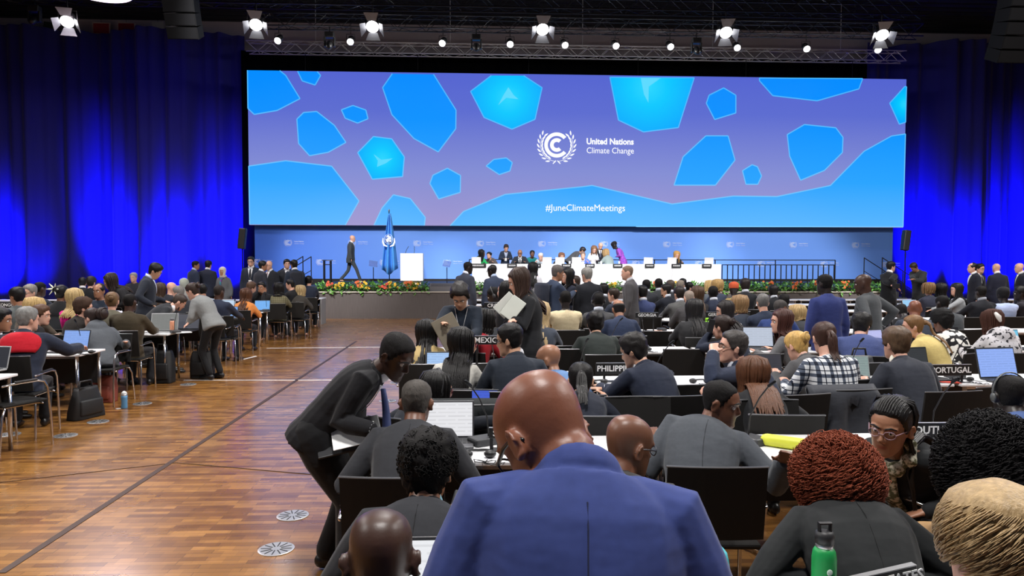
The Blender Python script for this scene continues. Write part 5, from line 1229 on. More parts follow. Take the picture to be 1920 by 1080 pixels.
def screen_img(col, dark=None):
    k = ('scrimg', col)
    if k in _M: return _M[k]
    m, t, b = nt('laptop_display'); c = lin(col); b.inputs['Base Color'].default_value = (.02, .02, .02, 1); b.inputs['Roughness'].default_value = .3
    br = t.nodes.new('ShaderNodeTexBrick'); t.links.new(objco(t, (1, 1, 1)), br.inputs['Vector']); br.inputs['Scale'].default_value = 1
    tc = t.nodes.new('ShaderNodeTexCoord'); mp = t.nodes.new('ShaderNodeMapping'); mp.inputs['Rotation'].default_value = (R(90), 0, 0); t.links.new(tc.outputs['Object'], mp.inputs[0]); t.links.new(mp.outputs[0], br.inputs['Vector'])
    br.inputs['Brick Width'].default_value = .12; br.inputs['Row Height'].default_value = .022; br.inputs['Mortar Size'].default_value = .008
    br.inputs['Color1'].default_value = (*[x*.80 for x in c], 1); br.inputs['Color2'].default_value = (*[x*.9 for x in c], 1); br.inputs['Mortar'].default_value = (*c, 1)
    t.links.new(br.outputs[0], b.inputs['Emission Color']); b.inputs['Emission Strength'].default_value = .9
    _M[k] = m; return m
LIGHTS_, BLUES, GREYS, DARKS = (236, 240, 248), (120, 165, 245), (150, 164, 184), (30, 32, 38)
laptop(836, 800, 4.18, 0, 'open laptop with white page in front of the grey-cropped man', scr=(240, 240, 244), body=(70, 70, 74))
DESK = laptop(884, 765, 5.12, -8, 'dark laptop with a blue desktop and icons at the headset woman\'s elbow', scr=(66, 96, 214), z=.62, w_=.36)
laptop(830, 680, 6.55, 0, 'laptop with pale blue screen half hidden by the pale blouse woman', scr=(170, 205, 250)); laptop(1428, 650, 8.65, -6, 'open laptop with grey-white document beside the auburn-haired woman', scr=(196, 206, 224), body=(64, 64, 66), w_=.38)
laptop(1450, 690, 6.32, 6, 'laptop with a dark screen left of the plaid shirt', scr=(52, 56, 66)); laptop(1610, 696, 6.32, -6, 'laptop with pale green-grey screen between plaid shirt and brown-haired man', scr=(140, 158, 156), w_=.30, body=(150, 152, 154))
laptop(1735, 692, 6.35, 12, 'large black laptop turned away next to the Portugal placard', scr=(46, 50, 54), w_=.40, body=(40, 41, 43)); laptop(1795, 655, 8.5, 10, 'black laptop with dark screen below the splotched shirt', scr=(22, 22, 26), body=(28, 28, 30), w_=.38)
laptop(1900, 692, 6.2, 8, 'big laptop with bright blue document at the right edge', scr=(150, 182, 255), w_=.42); laptop(1908, 652, 8.55, 8, 'laptop with sky blue screen behind the dreadlocked person\'s shoulder', scr=(120, 205, 240))
laptop(1655, 655, 8.6, 20, 'laptop edge glowing lilac right of the blue sweater', scr=(196, 200, 250)); laptop(1713, 555, 15.55, 0, 'small far laptop with light blue screen by the stage steps', scr=(160, 215, 255), body=(150, 152, 156))
laptop(788, 1062, 2.02, 0, 'laptop with white page at the bottom edge beside the blue suit', scr=(246, 248, 252)); laptop(1186, 1040, 2.1, -4, 'black tablet with white rim beside the teal bag', scr=(26, 28, 32), body=(220, 220, 222), w_=.37)
laptop(124, 632, 8.62, -12, 'laptop with blue document in front of the red-lined jacket man', scr=(140, 176, 246), w_=.36); laptop(20, 605, 8.75, -20, 'laptop with pale screen in front of the smiling left-edge person', scr=(205, 222, 250)); laptop(97, 588, 10.95, -10, 'small black laptop seen past the brown-haired person in right profile', scr=(20, 22, 26), body=(26, 26, 28))
laptop(302, 610, 11.0, 6, 'silver laptop with dim screen beside the orange flask', scr=(128, 130, 128), body=(176, 178, 180), w_=.40); laptop(344, 588, 11.2, -4, 'dark grey laptop under the reddish-faced man', scr=(78, 80, 90), w_=.36); laptop(196, 610, 10.95, 4, 'laptop with blue screen right of the grey hoodie', scr=(130, 180, 250))
laptop(424, 570, 13.35, 0, 'laptop with blue screen behind the bending woman', scr=(110, 170, 245)); laptop(489, 572, 15.5, 4, 'laptop with bright blue document right of the orange sweater', scr=(110, 180, 250)); laptop(423, 553, 15.7, 0, 'small laptop with pale screen behind the navy-suited man', scr=(190, 215, 240)); laptop(584, 548, 20.9, 10, 'grey laptop on the end desk near the stage', scr=(150, 158, 166), body=(150, 152, 156))
laptop(-34, 650, 7.15, -10, 'laptop rim at the far left edge on the nearest left table', scr=(40, 42, 50), body=(180, 182, 184)); laptop(925, 598, 8.75, 6, 'laptop with dense black and white screen below the Croatia placard', scr=(60, 62, 66), w_=.36)

def placard(text, px, py, D, rz, lb, w_=.36, h=.085, tall=.058, z=None, align='CENTER', tilt=0, offx=0.0):
    p = pix(px, py, D); zc = p.z if z is None else z
    e = empty('name_placard', lb, 'sign', (p.x, D, zc-h/2), R(rz)); g = G(); g.rbox((0, 0, h/2), (w_, .02, h), .004); obj('panel', g, plain('placard_black', (20, 20, 21), .5), e)
    g = G(); g.box((0, .0, h+.001), (w_*.98, .022, .004)); obj('rim', g, plain('placard_rim', (168, 168, 170), .35, .6), e)
    g = G(); zt = .74-(zc-h/2)
    for sx in (-1, 1): g.box((sx*w_*.3, .012, zt/2), (.02, .008, abs(zt)+.006))
    g.box((0, .012, zt+.003), (w_*.7, .08, .006)); obj('stand', g, BLACKP, e)
    tg = text_g(text, tall*1.35, .003, tall*.02, align, 2); obj('lettering', moved(tg, (offx, -.0115, h/2)), plain('placard_white', (235, 235, 235), .6), e); return e
placard('CROATIA', 934, 573, 8.55, 0, 'black placard reading CROATIA', .34, .075, .045); placard('MEXICO', 917, 638, 6.2, -3, 'black placard reading MEXICO, partly covered by the pale blouse woman', .36, .075, .05)
placard('PHILIPPINES', 1158, 691, 6.35, 0, 'black placard reading PHILIPPINES', .40, .10, .054); placard('GEORGIA', 1213, 591, 11.0, 0, 'black placard reading GEORGIA', .36, .085, .05)
placard('GERMANY', 1346, 590, 10.85, 0, 'black placard reading GERMANY behind the green bottle', .38, .085, .05); placard('PORTUGAL', 1782, 694, 6.2, 2, 'black placard reading PORTUGAL', .40, .10, .055)
placard('SOUTH SUDAN', 1772, 806, 4.05, 0, 'black placard reading SOUTH SUDAN', .36, .085, .048); us = placard('UNITED STATES', 1640, 1093, 2.08, 10, 'black placard reading UNITED STATES at the bottom edge', .30, .060, .035)
us.rotation_euler[1] = R(-6); placard('CONGO', 12, 572, 10.95, -6, 'black placard reading CONGO at the left edge', .34, .09, .05); placard('S', 928, 812, 4.05, -6, 'black placard beside the blue man\'s glasses with only an S showing', .07, .06, .036)
def mic_b():
    e = empty('gooseneck_microphone', 'x', 'microphone'); g = G(); g.rbox((0, 0, .022), (.13, .15, .044), .012); obj('base', g, plain('unit_grey', (52, 53, 56), .5), e)
    g = G(); g.tube([(0, .04, .04), (0, .03, .16), (.01, -.03, .28), (.015, -.09, .36)], .0045, 6); obj('gooseneck', g, BLACKP, e, True)
    g = G(); g.tube([(.015, -.09, .36), (.02, -.125, .39)], .010, 8); obj('head', g, DARKM, e, True); return e
MC = Proto(mic_b)
for px, D, f, lb in [(905, 4.2, -60, 'gooseneck microphone near the blue man\'s glasses'), (1415, 4.15, 30, 'gooseneck microphone in front of the grey-suited man turning right'), (1760, 4.25, 10, 'microphone unit under the South Sudan placard'), (1175, 6.45, 0, 'microphone unit behind the Philippines placard'), (1235, 6.2, 60, 'grey microphone unit right of the Philippines delegate'),
    (1012, 6.5, 0, 'microphone unit left of the bald light blue shirt man'), (1790, 6.45, 0, 'microphone unit behind the Portugal placard'), (938, 8.75, 20, 'microphone unit near the white folder'), (1150, 8.8, 40, 'gooseneck microphone between two empty third-row chairs'), (1205, 8.75, -30, 'gooseneck microphone crossing an empty black chair'), (1240, 11.05, 0, 'microphone unit behind the Georgia placard'),
    (1318, 8.8, 10, 'microphone unit by the woman raising her phone'), (1560, 8.7, 0, 'microphone unit behind the plaid shirt'), (150, 8.75, 0, 'microphone unit on the table of the red-lined jacket man'), (330, 10.9, 40, 'microphone unit beside the orange flask'), (28, 10.9, -20, 'gooseneck microphone left of the grey-jacketed man'), (1020, 11.0, 0, 'microphone unit before the cream-shirted man'), (1090, 6.5, 10, 'microphone unit by the woman with tied hair'), (500, 15.6, 0, 'microphone unit at the orange sweater\'s table'), (440, 13.3, 20, 'microphone unit on the table behind the bending woman'), (1600, 6.45, 0, 'microphone unit behind the pale green-grey laptop'), (925, 6.4, -20, 'microphone unit beside the Mexico placard')]:
    p = pix(px, 700, D); MC.put((p.x, D, .74), R(f), lb, 'microphone units on the tables')
def bottle(name, px, py, D, z, lb, prof, cols, loc=None, tilt=None):
    p = pix(px, py, D); e = empty(name, lb, 'bottle', (p.x, D, z))
    for nm, c, pr, ro, me_ in zip(('body', 'band', 'cap'), cols, prof, (.45, .3, .5), (0, .8, 0)):
        g = G(); g.lathe((0, 0, 0), pr, 24); obj(nm, g, plain(nm+'_finish', c, ro, me_), e, True)
    if tilt: e.rotation_euler = tilt
    return e
bt = bottle('water_bottle', 1545, 1060, 2.12, .74, 'bright green water bottle with black loop cap at the bottom edge', [[(.036, 0), (.0365, .01), (.0365, .155), (.033, .175), (.026, .186)], [(.026, .184), (.026, .198)], [(.028, .197), (.029, .215), (.026, .228), (.012, .232)]], [(22, 146, 72), (200, 200, 202), (30, 30, 32)])
bt.scale = (1, 1, 1.12); g = G(); g.tube([(-.016, 0, .225), (-.018, 0, .252), (.018, 0, .252), (.016, 0, .225)], (.005, .010), 6); obj('cap_loop', g, BLACKP, bt)
g = G(); g.tube([(-.008, -.0375, .09), (.008, -.0375, .115)], .0022, 4); g.tube([(.008, -.0375, .09), (-.008, -.0375, .115)], .0022, 4); g.ball((0, -.0368, .127), (.009, .002, .009)); obj('emblem', g, plain('bottle_print', (220, 240, 226), .5), bt)
FL = [[(.033, 0), (.034, .01), (.034, .16), (.030, .18)], [(.028, .178), (.028, .192)], [(.030, .19), (.030, .215), (.02, .225)]]
bottle('flask', 323, 616, 10.95, .74, 'steel flask with an orange sleeve beside the silver laptop', FL, [(216, 150, 118), (190, 190, 192), (110, 112, 116)])
bottle('water_bottle', 1326, 600, 10.75, .74, 'lime green sports bottle by the Germany placard', FL, [(128, 200, 20), (120, 190, 20), (140, 210, 30)])
bottle('water_bottle', 233, 750, 8.95, 0.0, 'blue sports bottle with a clear top standing on the parquet', [[(.036, 0), (.037, .01), (.034, .08), (.037, .13), (.036, .16)], [(.035, .158), (.037, .175)], [(.036, .17), (.030, .195), (.012, .215)]], [(86, 138, 178), (200, 205, 210), (216, 218, 220)])
bottle('water_bottle', 1580, 605, 8.8, .74, 'blue tumbler behind the standing vivid blue suit', FL, [(40, 120, 230), (60, 140, 240), (90, 150, 240)]); bottle('water_bottle', 1763, 640, 8.7, .74, 'lilac patterned bottle right of the pale yellow jacket', FL, [(196, 182, 216), (190, 186, 210), (214, 208, 226)])
bottle('sanitiser_bottle', 1064, 712, 6.3, .74, 'small clear dispenser bottle behind the blue man\'s head', [[(.02, 0), (.021, .005), (.021, .07), (.01, .085)], [(.006, .083), (.006, .10)], [(.012, .098), (.012, .106), (.006, .108)]], [(226, 230, 232), (230, 230, 230), (236, 236, 236)])
yp = pix(1476, 832, 4.05); yc = empty('yellow_tumbler', 'yellow cylinder tumbler lying on the white table behind the curly red hair', 'tumbler', (yp.x, 4.02, .776), R(-38)); g = G(); g.tube([(-.13, 0, 0), (-.12, 0, 0), (.12, 0, 0)], .036, 20); obj('body', g, plain('yellow_plastic', (222, 226, 70), .5), yc, True); g = G(); g.cyl((.12, 0, 0), (.145, 0, 0), .037, .034); obj('cap', g, plain('yellow_cap', (226, 228, 110), .5), yc, True)
def headphones(px, D, lb, z=.74):
    p = pix(px, 700, D); e = empty('headset_set', lb, 'headphones', (p.x, D, z)); g = G(); g.tube([(.075*math.cos(a), .09*math.sin(a), .012+.004*math.sin(a*3)) for a in [R(-30+240*k/14) for k in range(15)]], .007, 6); obj('band', g, BLACKP, e, True)
    for a in (-30, 210):
        g = G(); g.ball((.075*math.cos(R(a)), .09*math.sin(R(a)), .022), (.035, .03, .022)); obj('ear_cup', g, BLACKP, e, True)
    g = G(); g.tube([(.05*math.cos(k*.9)+.02*k/3, -.10-.03*math.sin(k*1.7)-.006*k, .004) for k in range(16)], .0028, 5); obj('cable', g, BLACKP, e, True)
    return e
for px, D, lb in [(897, 3.95, 'tangled black headphones and cable on the nearest table'), (1118, 6.3, 'black headphones left of the Philippines placard'), (165, 8.55, 'black headphones on the corner of the red-lined jacket man\'s table'), (1205, 8.6, 'headphones on the third-row table behind the Philippines delegate'), (1310, 6.3, 'headphones beside the fist-on-chin man'), (1800, 6.3, 'black earpiece below the Portugal placard'), (1165, 11.0, 'headphones left of the Georgia placard')]: headphones(px, D, lb)
def paper(px, D, rz, lb, w_=.21, h=.30, col=(238, 238, 236), n=3, z=.742):
    p = pix(px, 700, D); e = empty('paper_sheets', lb, 'papers', (p.x, D, z), R(rz))
    for i in range(n):
        g = G(); g.box((rnd.uniform(-.02, .02), rnd.uniform(-.015, .015), .001+.002*i), (w_, h, .0016), Matrix.Rotation(rnd.uniform(-.15, .15), 3, 'Z')); obj('sheet', g, plain('paper', col, .8, var=.02), e)
for a in [(1140, 3.95, 4, 'white papers on the nearest table left of the bald glasses man'), (1225, 4.05, -5, 'white papers on the nearest table right of the bald glasses man'), (1830, 6.4, 30, 'crumpled white papers right of the Portugal placard', .26, .26), (1190, 8.7, -8, 'magenta leaflet on the third-row table', .22, .16, (176, 40, 96)), (1400, 8.5, 12, 'white plastic bag-like papers beside the young woman in profile'), (1510, 6.3, 20, 'loose papers left of the plaid shirt'), (1465, 8.4, 4, 'pink-edged papers below the auburn-haired woman', .26, .2, (232, 200, 200)), (1690, 4.1, 0, 'papers in front of the woman with braids'), (1780, 6.2, -8, 'red leaflet under the Portugal placard', .16, .06, (196, 64, 44)), (1010, 8.6, 10, 'blue notebook behind the bald light blue shirt man', .22, .15, (60, 96, 170)), (345, 11.0, 30, 'white papers under the bending woman\'s hands'), (940, 6.4, 10, 'white papers behind the Mexico placard'), (1235, 11.0, 0, 'salmon card below the Georgia placard', .12, .1, (214, 168, 146)), (1330, 8.6, 8, 'white sheets by the woman raising her phone'), (1780, 4.1, 6, 'dark notebook under the South Sudan placard', .3, .2, (56, 58, 64)), (1414, 10.7, 10, 'white card held up in front of the grey-haired navy man', .12, .2)]: paper(*a)
# held things
def held_slab(name, px, py, D, size, rot, lb, cat, col, mt='card'):
    p = pix(px, py, D); g = G(); g.rbox((0, 0, 0), size, .006); o = obj(name, g, plain(mt, col, .5), None, False, p, [R(a) for a in rot]); tag(o, lb, cat); return o
held_slab('closed_laptop', 842, 622, 7.02, (.24, .02, .33), (-16, -28, 6), 'closed grey-brown laptop held upright by the standing navy sweater man', 'laptop', (112, 104, 88))
held_slab('folder', 962, 578, 7.25, (.165, .012, .24), (-20, 34, -24), 'white folder open in the hands of the standing blazer woman', 'folder', (204, 208, 198)); held_slab('folder', 950, 572, 7.3, (.165, .012, .24), (-10, 44, -10), 'second pale folder leaf behind the white folder of the blazer woman', 'folder', (206, 208, 200))
held_slab('phone', 1333, 611, 7.68, (.075, .01, .15), (0, 14, 10), 'black phone raised by the low-bunned woman', 'phone', (24, 24, 26)); held_slab('phone', 289, 570, 12.05, (.075, .15, .012), (10, 0, 20), 'dark phone in the hand of the standing navy jacket man', 'phone', (20, 20, 22)); held_slab('tablet', 1152, 728, 5.9, (.26, .19, .012), (12, 0, 14), 'black tablet read by the Philippines delegate', 'tablet', (22, 23, 26))
held_slab('camera', 1680, 536, 16.7, (.16, .1, .11), (0, 0, 20), 'black camera held by the smiling man near the stage steps', 'camera', (20, 20, 22)); held_slab('folder', 655, 818, 4.0, (.36, .26, .014), (26, -10, 12), 'dark folder laid open under the bending usher\'s hand', 'folder', (34, 35, 38))
p = pix(664, 822, 3.92); g = G(); g.box((0, 0, 0), (.24, .17, .003)); tag(obj('paper_sheet', g, WHITEP, None, False, p+V((0, 0, .016)), [R(26), R(-10), R(12)]), 'white sheet on the dark folder below the bending usher\'s cuff', 'paper')
# draped jacket, bags
def draped(px, D, f, lb, col):
    p = pix(px, 700, D); g = G(); rows = []
    for i in range(11):
        a = i/10; z = .90-.62*abs(a-.32)/.68*(1 if a > .32 else .35); y = -.245 if a < .32 else -.345-.03*math.sin(a*9)
        rows.append([(x*(.25+.07*a), y-(.035*math.sin(x*7+a*5) if a > .4 else 0)-(.02 if .25 < a < .4 else 0), z+.02*math.cos(x*5)*(a > .8)) for x in [-1+2*j/14 for j in range(15)]])
    vs = [q for r_ in rows for q in r_]; g.add(vs, [(i*15+j, i*15+j+1, i*15+j+16, i*15+j+15) for i in range(10) for j in range(14)])
    o = obj('draped_jacket', g, cloth(col), None, True, (p.x, D, 0), (0, 0, R(f))); m_ = o.modifiers.new('t', 'SOLIDIFY'); m_.thickness = .018; m_.offset = 0; tag(o, lb, 'jacket')
draped(1540, 5.5, 4, 'dark grey jacket hung over the chair of the plaid shirt person', (52, 54, 60)); draped(885, 5.05, 0, 'black cloth jacket hung over the chair behind the blue laptop', (24, 28, 30))
def bag(px, D, lb, size, col, z=0.0, rz=0, handle=True, name='bag'):
    p = pix(px, 700, D); e = empty(name, lb, 'bag', (p.x, D, z), R(rz)); g = G(); g.rings([[((x*(1-.25*u**3))*size[0]/2, y*(1-.45*u**2)*size[1]/2+.02*math.sin(x*5+u*4), u*size[2]) for x, y in [(math.copysign(abs(math.cos(a))**.35, math.cos(a)), math.copysign(abs(math.sin(a))**.45, math.sin(a))) for a in [2*math.pi*k/24 for k in range(24)]]] for u in (0, .04, .25, .5, .75, .92, 1.0)]); obj('body', g, plain('bag_fabric', col, .6), e, True)
    g = G(); g.rbox((0, -size[1]/2, size[2]*.38), (size[0]*.75, .05, size[2]*.5), .02); obj('pocket', g, plain('bag_fabric', col, .6), e, True)
    if handle: g = G(); g.tube([(-size[0]*.22, 0, size[2]*.97), (-size[0]*.18, 0, size[2]*1.2), (size[0]*.18, 0, size[2]*1.2), (size[0]*.22, 0, size[2]*.97)], .011, 8); obj('handle', g, BLACKP, e, True)
    return e
bag(160, 8.42, 'black leather briefcase with outer pocket leaning at the left table leg', (.40, .16, .36), (24, 24, 26), name='briefcase', rz=70); bag(305, 10.85, 'black backpack standing under the silver laptop\'s table', (.34, .24, .48), (22, 22, 24), name='backpack'); bag(380, 11.25, 'black bag on the floor behind the bending woman\'s legs', (.36, .22, .42), (26, 26, 28)); bag(556, 20.2, 'black bag on the floor by the end desk', (.5, .3, .40), (20, 20, 22))
bag(1318, 1.95, 'turquoise bag with pale beadwork at the bottom edge beside the blue suit', (.19, .16, .27), (64, 168, 182), z=.742, handle=False); bag(1610, 7.0, 'dark grey backpack hanging over a chair below the blue sweater', (.34, .18, .36), (52, 53, 56), z=.52, name='backpack'); bag(1705, 2.45, 'brown leather handbag beside the camel coat', (.16, .26, .24), (150, 100, 76), z=.42); bag(195, 9.4, 'red-brown bag on the floor behind the grey hoodie\'s chair', (.3, .2, .34), (126, 58, 44)); bag(1660, 9.6, 'black round bag at the hip of the heavy grey-suited man', (.38, .2, .42), (28, 28, 30), z=.5)

# ---------------------------------------------------------------- stage furniture
e = empty('podium_table', 'long white fronted podium table on the stage', 'table'); Yp = 25.0; a, b = pix(885, 500, Yp), pix(1352, 500, Yp); e.location = ((a.x+b.x)/2, Yp, ZST); Wd = b.x-a.x
for k in range(5):
    g = G(); g.rbox((-Wd/2+Wd*(k+.5)/5, 0, .35), (Wd/5-.008, .05, .70), .004); obj('front_panel', g, WHITET, e)
g = G(); g.rbox((0, .34, .72), (Wd, .74, .04), .008); obj('tabletop', g, WHITET, e)
for sx in (-1, 1): g = G(); g.box((sx*(Wd/2-.03), .35, .35), (.05, .68, .70)); obj('side_panel', g, WHITET, e)
def sign_small(px, lb):
    p = pix(px, 495, 24.95); q = empty('name_sign', lb, 'sign', (p.x, 24.93, ZST+.62)); g = G(); g.rbox((0, 0, .065), (.62 if px < 910 else .34, .03, .13), .01); obj('panel', g, BLACKP, q)
    g = G(); n = 9 if px < 910 else 5
    for k in range(n): g.box(((k-(n-1)/2)*.05, -.017, .065), (.034, .004, .05))
    obj('lettering', g, plain('print_grey', (200, 200, 202), .6), q)
for px, lb in [(895, 'wide black name sign at the podium\'s end by the green dress'), (960, 'black name sign below the leaning navy man'), (1005, 'black name sign below the teal woman'), (1062, 'black name sign below the woman resting a hand on her face'), (1106, 'black name sign below the white blouse woman'), (1158, 'black name sign below the purple dress'), (1218, 'black name sign at the empty podium place'), (1268, 'black name sign of the golden blond woman'), (1325, 'black name sign at the podium\'s last place')]: sign_small(px, lb)
for px, lb in [(893, 'white laptop lid at the podium end by the green dress'), (1025, 'white laptop hiding the white-haired person'), (1049, 'white laptop before the woman resting a hand on her face'), (1080, 'white laptop beside the mid blue suit'), (1214, 'white laptop at the empty podium place'), (1258, 'white laptop in front of the golden blond woman'), (1327, 'white laptop at the podium\'s last place')]: laptop(px, 490, 25.3, 180, lb, body=(236, 236, 238), z=ZST+.74, w_=.33, scr=(60, 66, 80), open_=100)
for px, lb in [(1068, 'drinking glass by the mid blue suit'), (1127, 'drinking glass by the white blouse woman'), (1161, 'drinking glass by the purple dress')]:
    p = pix(px, 492, 25.2); g = G(); g.lathe((0, 0, 0), [(.028, 0), (.034, .1), (.031, .1), (.026, .006)], 16); tag(obj('drinking_glass', g, plain('glassware', (226, 232, 240), .1), None, True, (p.x, 25.2, ZST+.74)), lb, 'glass')
p = pix(773, 500, 25.6); e = empty('lectern', 'white box lectern with two thin microphones on the stage', 'lectern', (p.x, 25.6, ZST)); g = G(); g.rbox((0, 0, .62), (.80, .5, .98), .012); obj('body', g, WHITET, e); g = G(); g.box((0, .05, .07), (.64, .36, .14)); obj('plinth', g, plain('beige_plinth', (214, 196, 160), .6), e)
for sx in (-1, 1): g = G(); g.tube([(sx*.16-.1, .1, 1.10), (sx*.14-.06, .0, 1.24), (sx*.10-.02, -.08, 1.36)], .008, 6); obj('microphone', g, BLACKP, e)
p = pix(730, 500, 25.9); e = empty('flag', 'sky blue flag with a white wreathed globe emblem on a pole', 'flag', (p.x, 25.9, ZST)); g = G(); g.cyl((0, 0, 0), (0, 0, 2.62), .018); obj('pole', g, DARKM, e); g = G(); g.lathe((0, 0, 0), [(.24, 0), (.22, .03), (.05, .06)], 24); obj('foot', g, DARKM, e); g = G(); g.ball((0, 0, 2.66), (.03, .03, .05)); obj('finial', g, SILVER, e)
g = G(); rows = []
for i in range(15):
    z = 2.55-2.0*i/14; hw = .03+.25*(i/14)**.8
    rows.append([(x*hw+.02, -.03+(.05+.10*i/14)*math.sin(x*7.5+.4), z-(.22*(1-abs(x+.1))**1 if i == 14 else 0)) for x in [-1+2*j/20 for j in range(21)]])
g.add([q for r_ in rows for q in r_], [(i*21+j, i*21+j+1, i*21+j+22, i*21+j+21) for i in range(14) for j in range(20)]); fl = obj('flag_cloth', g, cloth((74, 150, 226)), e, True); m_ = fl.modifiers.new('t', 'SOLIDIFY'); m_.thickness = .006
g = G()
for r_ in (.05, .10, .15): g.tube([(r_*math.cos(a), -.155, 1.62+r_*1.2*math.sin(a)) for a in [2*math.pi*k/20 for k in range(20)]], .007, 5, closed=True)
for k in range(4): g.tube([(.15*math.cos(R(45*k)), -.155, 1.62+.18*math.sin(R(45*k))), (-.15*math.cos(R(45*k)), -.155, 1.62-.18*math.sin(R(45*k)))], .004, 4)
for c, r_ in (((.03, -.158, 1.66), (.06, .006, .05)), ((-.04, -.158, 1.58), (.05, .006, .06)), ((.06, -.158, 1.56), (.04, .006, .04)), ((-.02, -.158, 1.73), (.05, .006, .03))): g.ball(c, r_)
for sx in (-1, 1): g.tube([(sx*.05, -.15, 1.36), (sx*.16, -.15, 1.40), (sx*.21, -.15, 1.52), (sx*.20, -.15, 1.66)], [(.02, .006), (.034, .006), (.03, .006), (.012, .006)], 8, ref=(0, 0, 1))
obj('emblem', g, plain('emblem_white', (228, 236, 246), .7), fl)
for px, f, lb in [(700, 24, 'glass prompter plate on a thin stand between walking man and flag'), (838, -24, 'glass prompter plate on a thin stand right of the lectern')]:
    p = pix(px, 500, 25.2); e = empty('teleprompter', lb, 'teleprompter', (p.x, 25.2, ZST), R(f)); g = G(); g.cyl((0, 0, 0), (0, 0, .62), .014); obj('pole', g, DARKM, e); g = G(); g.lathe((0, 0, 0), [(.17, 0), (.17, .014)], 24); obj('foot', g, SILVER, e)
    g = G(); g.rbox((0, 0, .74), (.30, .008, .22), .003, Matrix.Rotation(R(-24), 3, 'X') @ Matrix.Rotation(R(10), 3, 'Y')); m, t, b_ = nt('prompter_glass'); b_.inputs['Base Color'].default_value = (.35, .45, .7, 1); b_.inputs['Transmission Weight'].default_value = .8; b_.inputs['Roughness'].default_value = .05; obj('plate', g, m, e)
p = pix(614, 500, 26.5); e = empty('bar_stool', 'tall black narrow stand beside the left stage steps', 'stand', (p.x, 26.5, ZST)); g = G(); g.rbox((0, 0, .86), (.34, .3, .03), .008); obj('top', g, DARKM, e)
for sx in (-1, 1):
    for sy in (-1, 1): g = G(); g.box((sx*.12, sy*.1, .42), (.035, .035, .84)); obj('leg', g, DARKM, e)
g = G(); g.box((0, 0, .70), (.26, .22, .03)); obj('cross_brace', g, DARKM, e)
e = empty('floor_monitor', 'grey wedge monitor on the stage edge in a gap between planters', 'speaker', (pix(835, 540, 22.9).x, 22.95, .86)); g = G(); g.rings([[(x, y, z) for y, z in ((-.16, .0), (.16, .0), (.16, .26), (-.02, .26), (-.16, .16))] for x in (-.5, .5)]); obj('cabinet', g, plain('monitor_grey', (96, 94, 98), .6), e); g = G(); g.box((0, -.098, .215), (.9, .008, .12), Matrix.Rotation(R(-54), 3, 'X')); obj('grille', g, plain('grille_grey', (74, 73, 78), .8), e)
# flower planters
leaf = plain('planter_leaf', (104, 158, 74), .5, var=.35, scale=30)
def planter(px, wpx, lb, cols, seed):
    rr = random.Random(seed); p = pix(px, 545, 22.85); e = empty('flower_planter', lb, 'planter', (p.x, 22.85, .86), 0, 'flower planters along the stage edge'); wd = wpx/58.3
    g = G(); g.box((0, 0, .05), (wd*.96, .2, .10)); obj('trough', g, BLACKP, e); g = G()
    for k in range(int(420*wd)):
        c = V((rr.uniform(-wd/2, wd/2), rr.uniform(-.19, .13), rr.uniform(-.04, .27))); d = V((rr.uniform(-1, 1), rr.uniform(-1, .3), rr.uniform(-.5, .9))).normalized(); l = rr.uniform(.09, .17); s_ = d.cross(V((0, 0, 1))); s_ = (s_.normalized() if s_.length > .1 else V((1, 0, 0)))*l*.26; n_ = d.cross(s_).normalized()*.012
        g.add([c, c+d*l*.5+s_+n_, c+d*l-V((0, 0, .02)), c+d*l*.5-s_+n_], [(0, 1, 2), (0, 2, 3)])
    obj('foliage', g, leaf, e, kind='stuff')
    for x, col in cols:
        g = G(); c0 = V((x*wd/2, -.10, .22))
        for k in range(11):
            c = c0+V((rr.uniform(-.15, .15), rr.uniform(-.08, .04), rr.uniform(-.12, .10)))
            for a in range(5): g.ball(c+V((.026*math.cos(a*1.257), -.01, .026*math.sin(a*1.257))), (.02, .012, .02), n=6, m=4)
        obj('blossom', g, plain('petal', col, .6), e, True)
OR, YE, RO = (226, 112, 62), (240, 184, 60), (222, 92, 70)
for i, (px, wp, lb, cols) in enumerate([(624, 54, 'planter of red-orange and yellow blossoms beside the left stage steps', [(-.2, RO), (.5, YE)]), (676, 50, 'planter with orange and yellow blossoms below the walking man\'s feet', [(-.3, OR), (.4, YE)]), (727, 50, 'planter with red-orange and yellow blossoms under the flag', [(-.3, RO), (.45, YE)]), (778, 50, 'planter with yellow blossoms below the lectern', [(-.4, OR), (.1, YE)]), (898, 26, 'small leafy planter between two standing suited men', []), (1145, 40, 'planter with yellow blossoms left of the standing bald man', [(.2, YE)]), (1228, 46, 'planter with orange blossoms below the empty podium place', [(.2, OR)]), (1275, 46, 'planter with yellow blossoms below the golden blond woman', [(-.3, YE)]), (1322, 46, 'green planter below the podium\'s last place', [(.6, YE)]), (1370, 46, 'green planter at the podium table\'s right corner', []), (1430, 60, 'planter with one orange blossom under the railing', [(.25, OR)]), (1488, 52, 'planter with an orange blossom left of the standing vivid blue suit', [(.1, OR)]), (1535, 40, 'green planter behind the standing vivid blue suit', [(-.2, OR)]), (1582, 44, 'planter with orange blossoms between the two standing suited men', [(0, OR)]), (1630, 44, 'green planter at the right stage steps', [])]): planter(px, wp, lb, cols, 40+i)
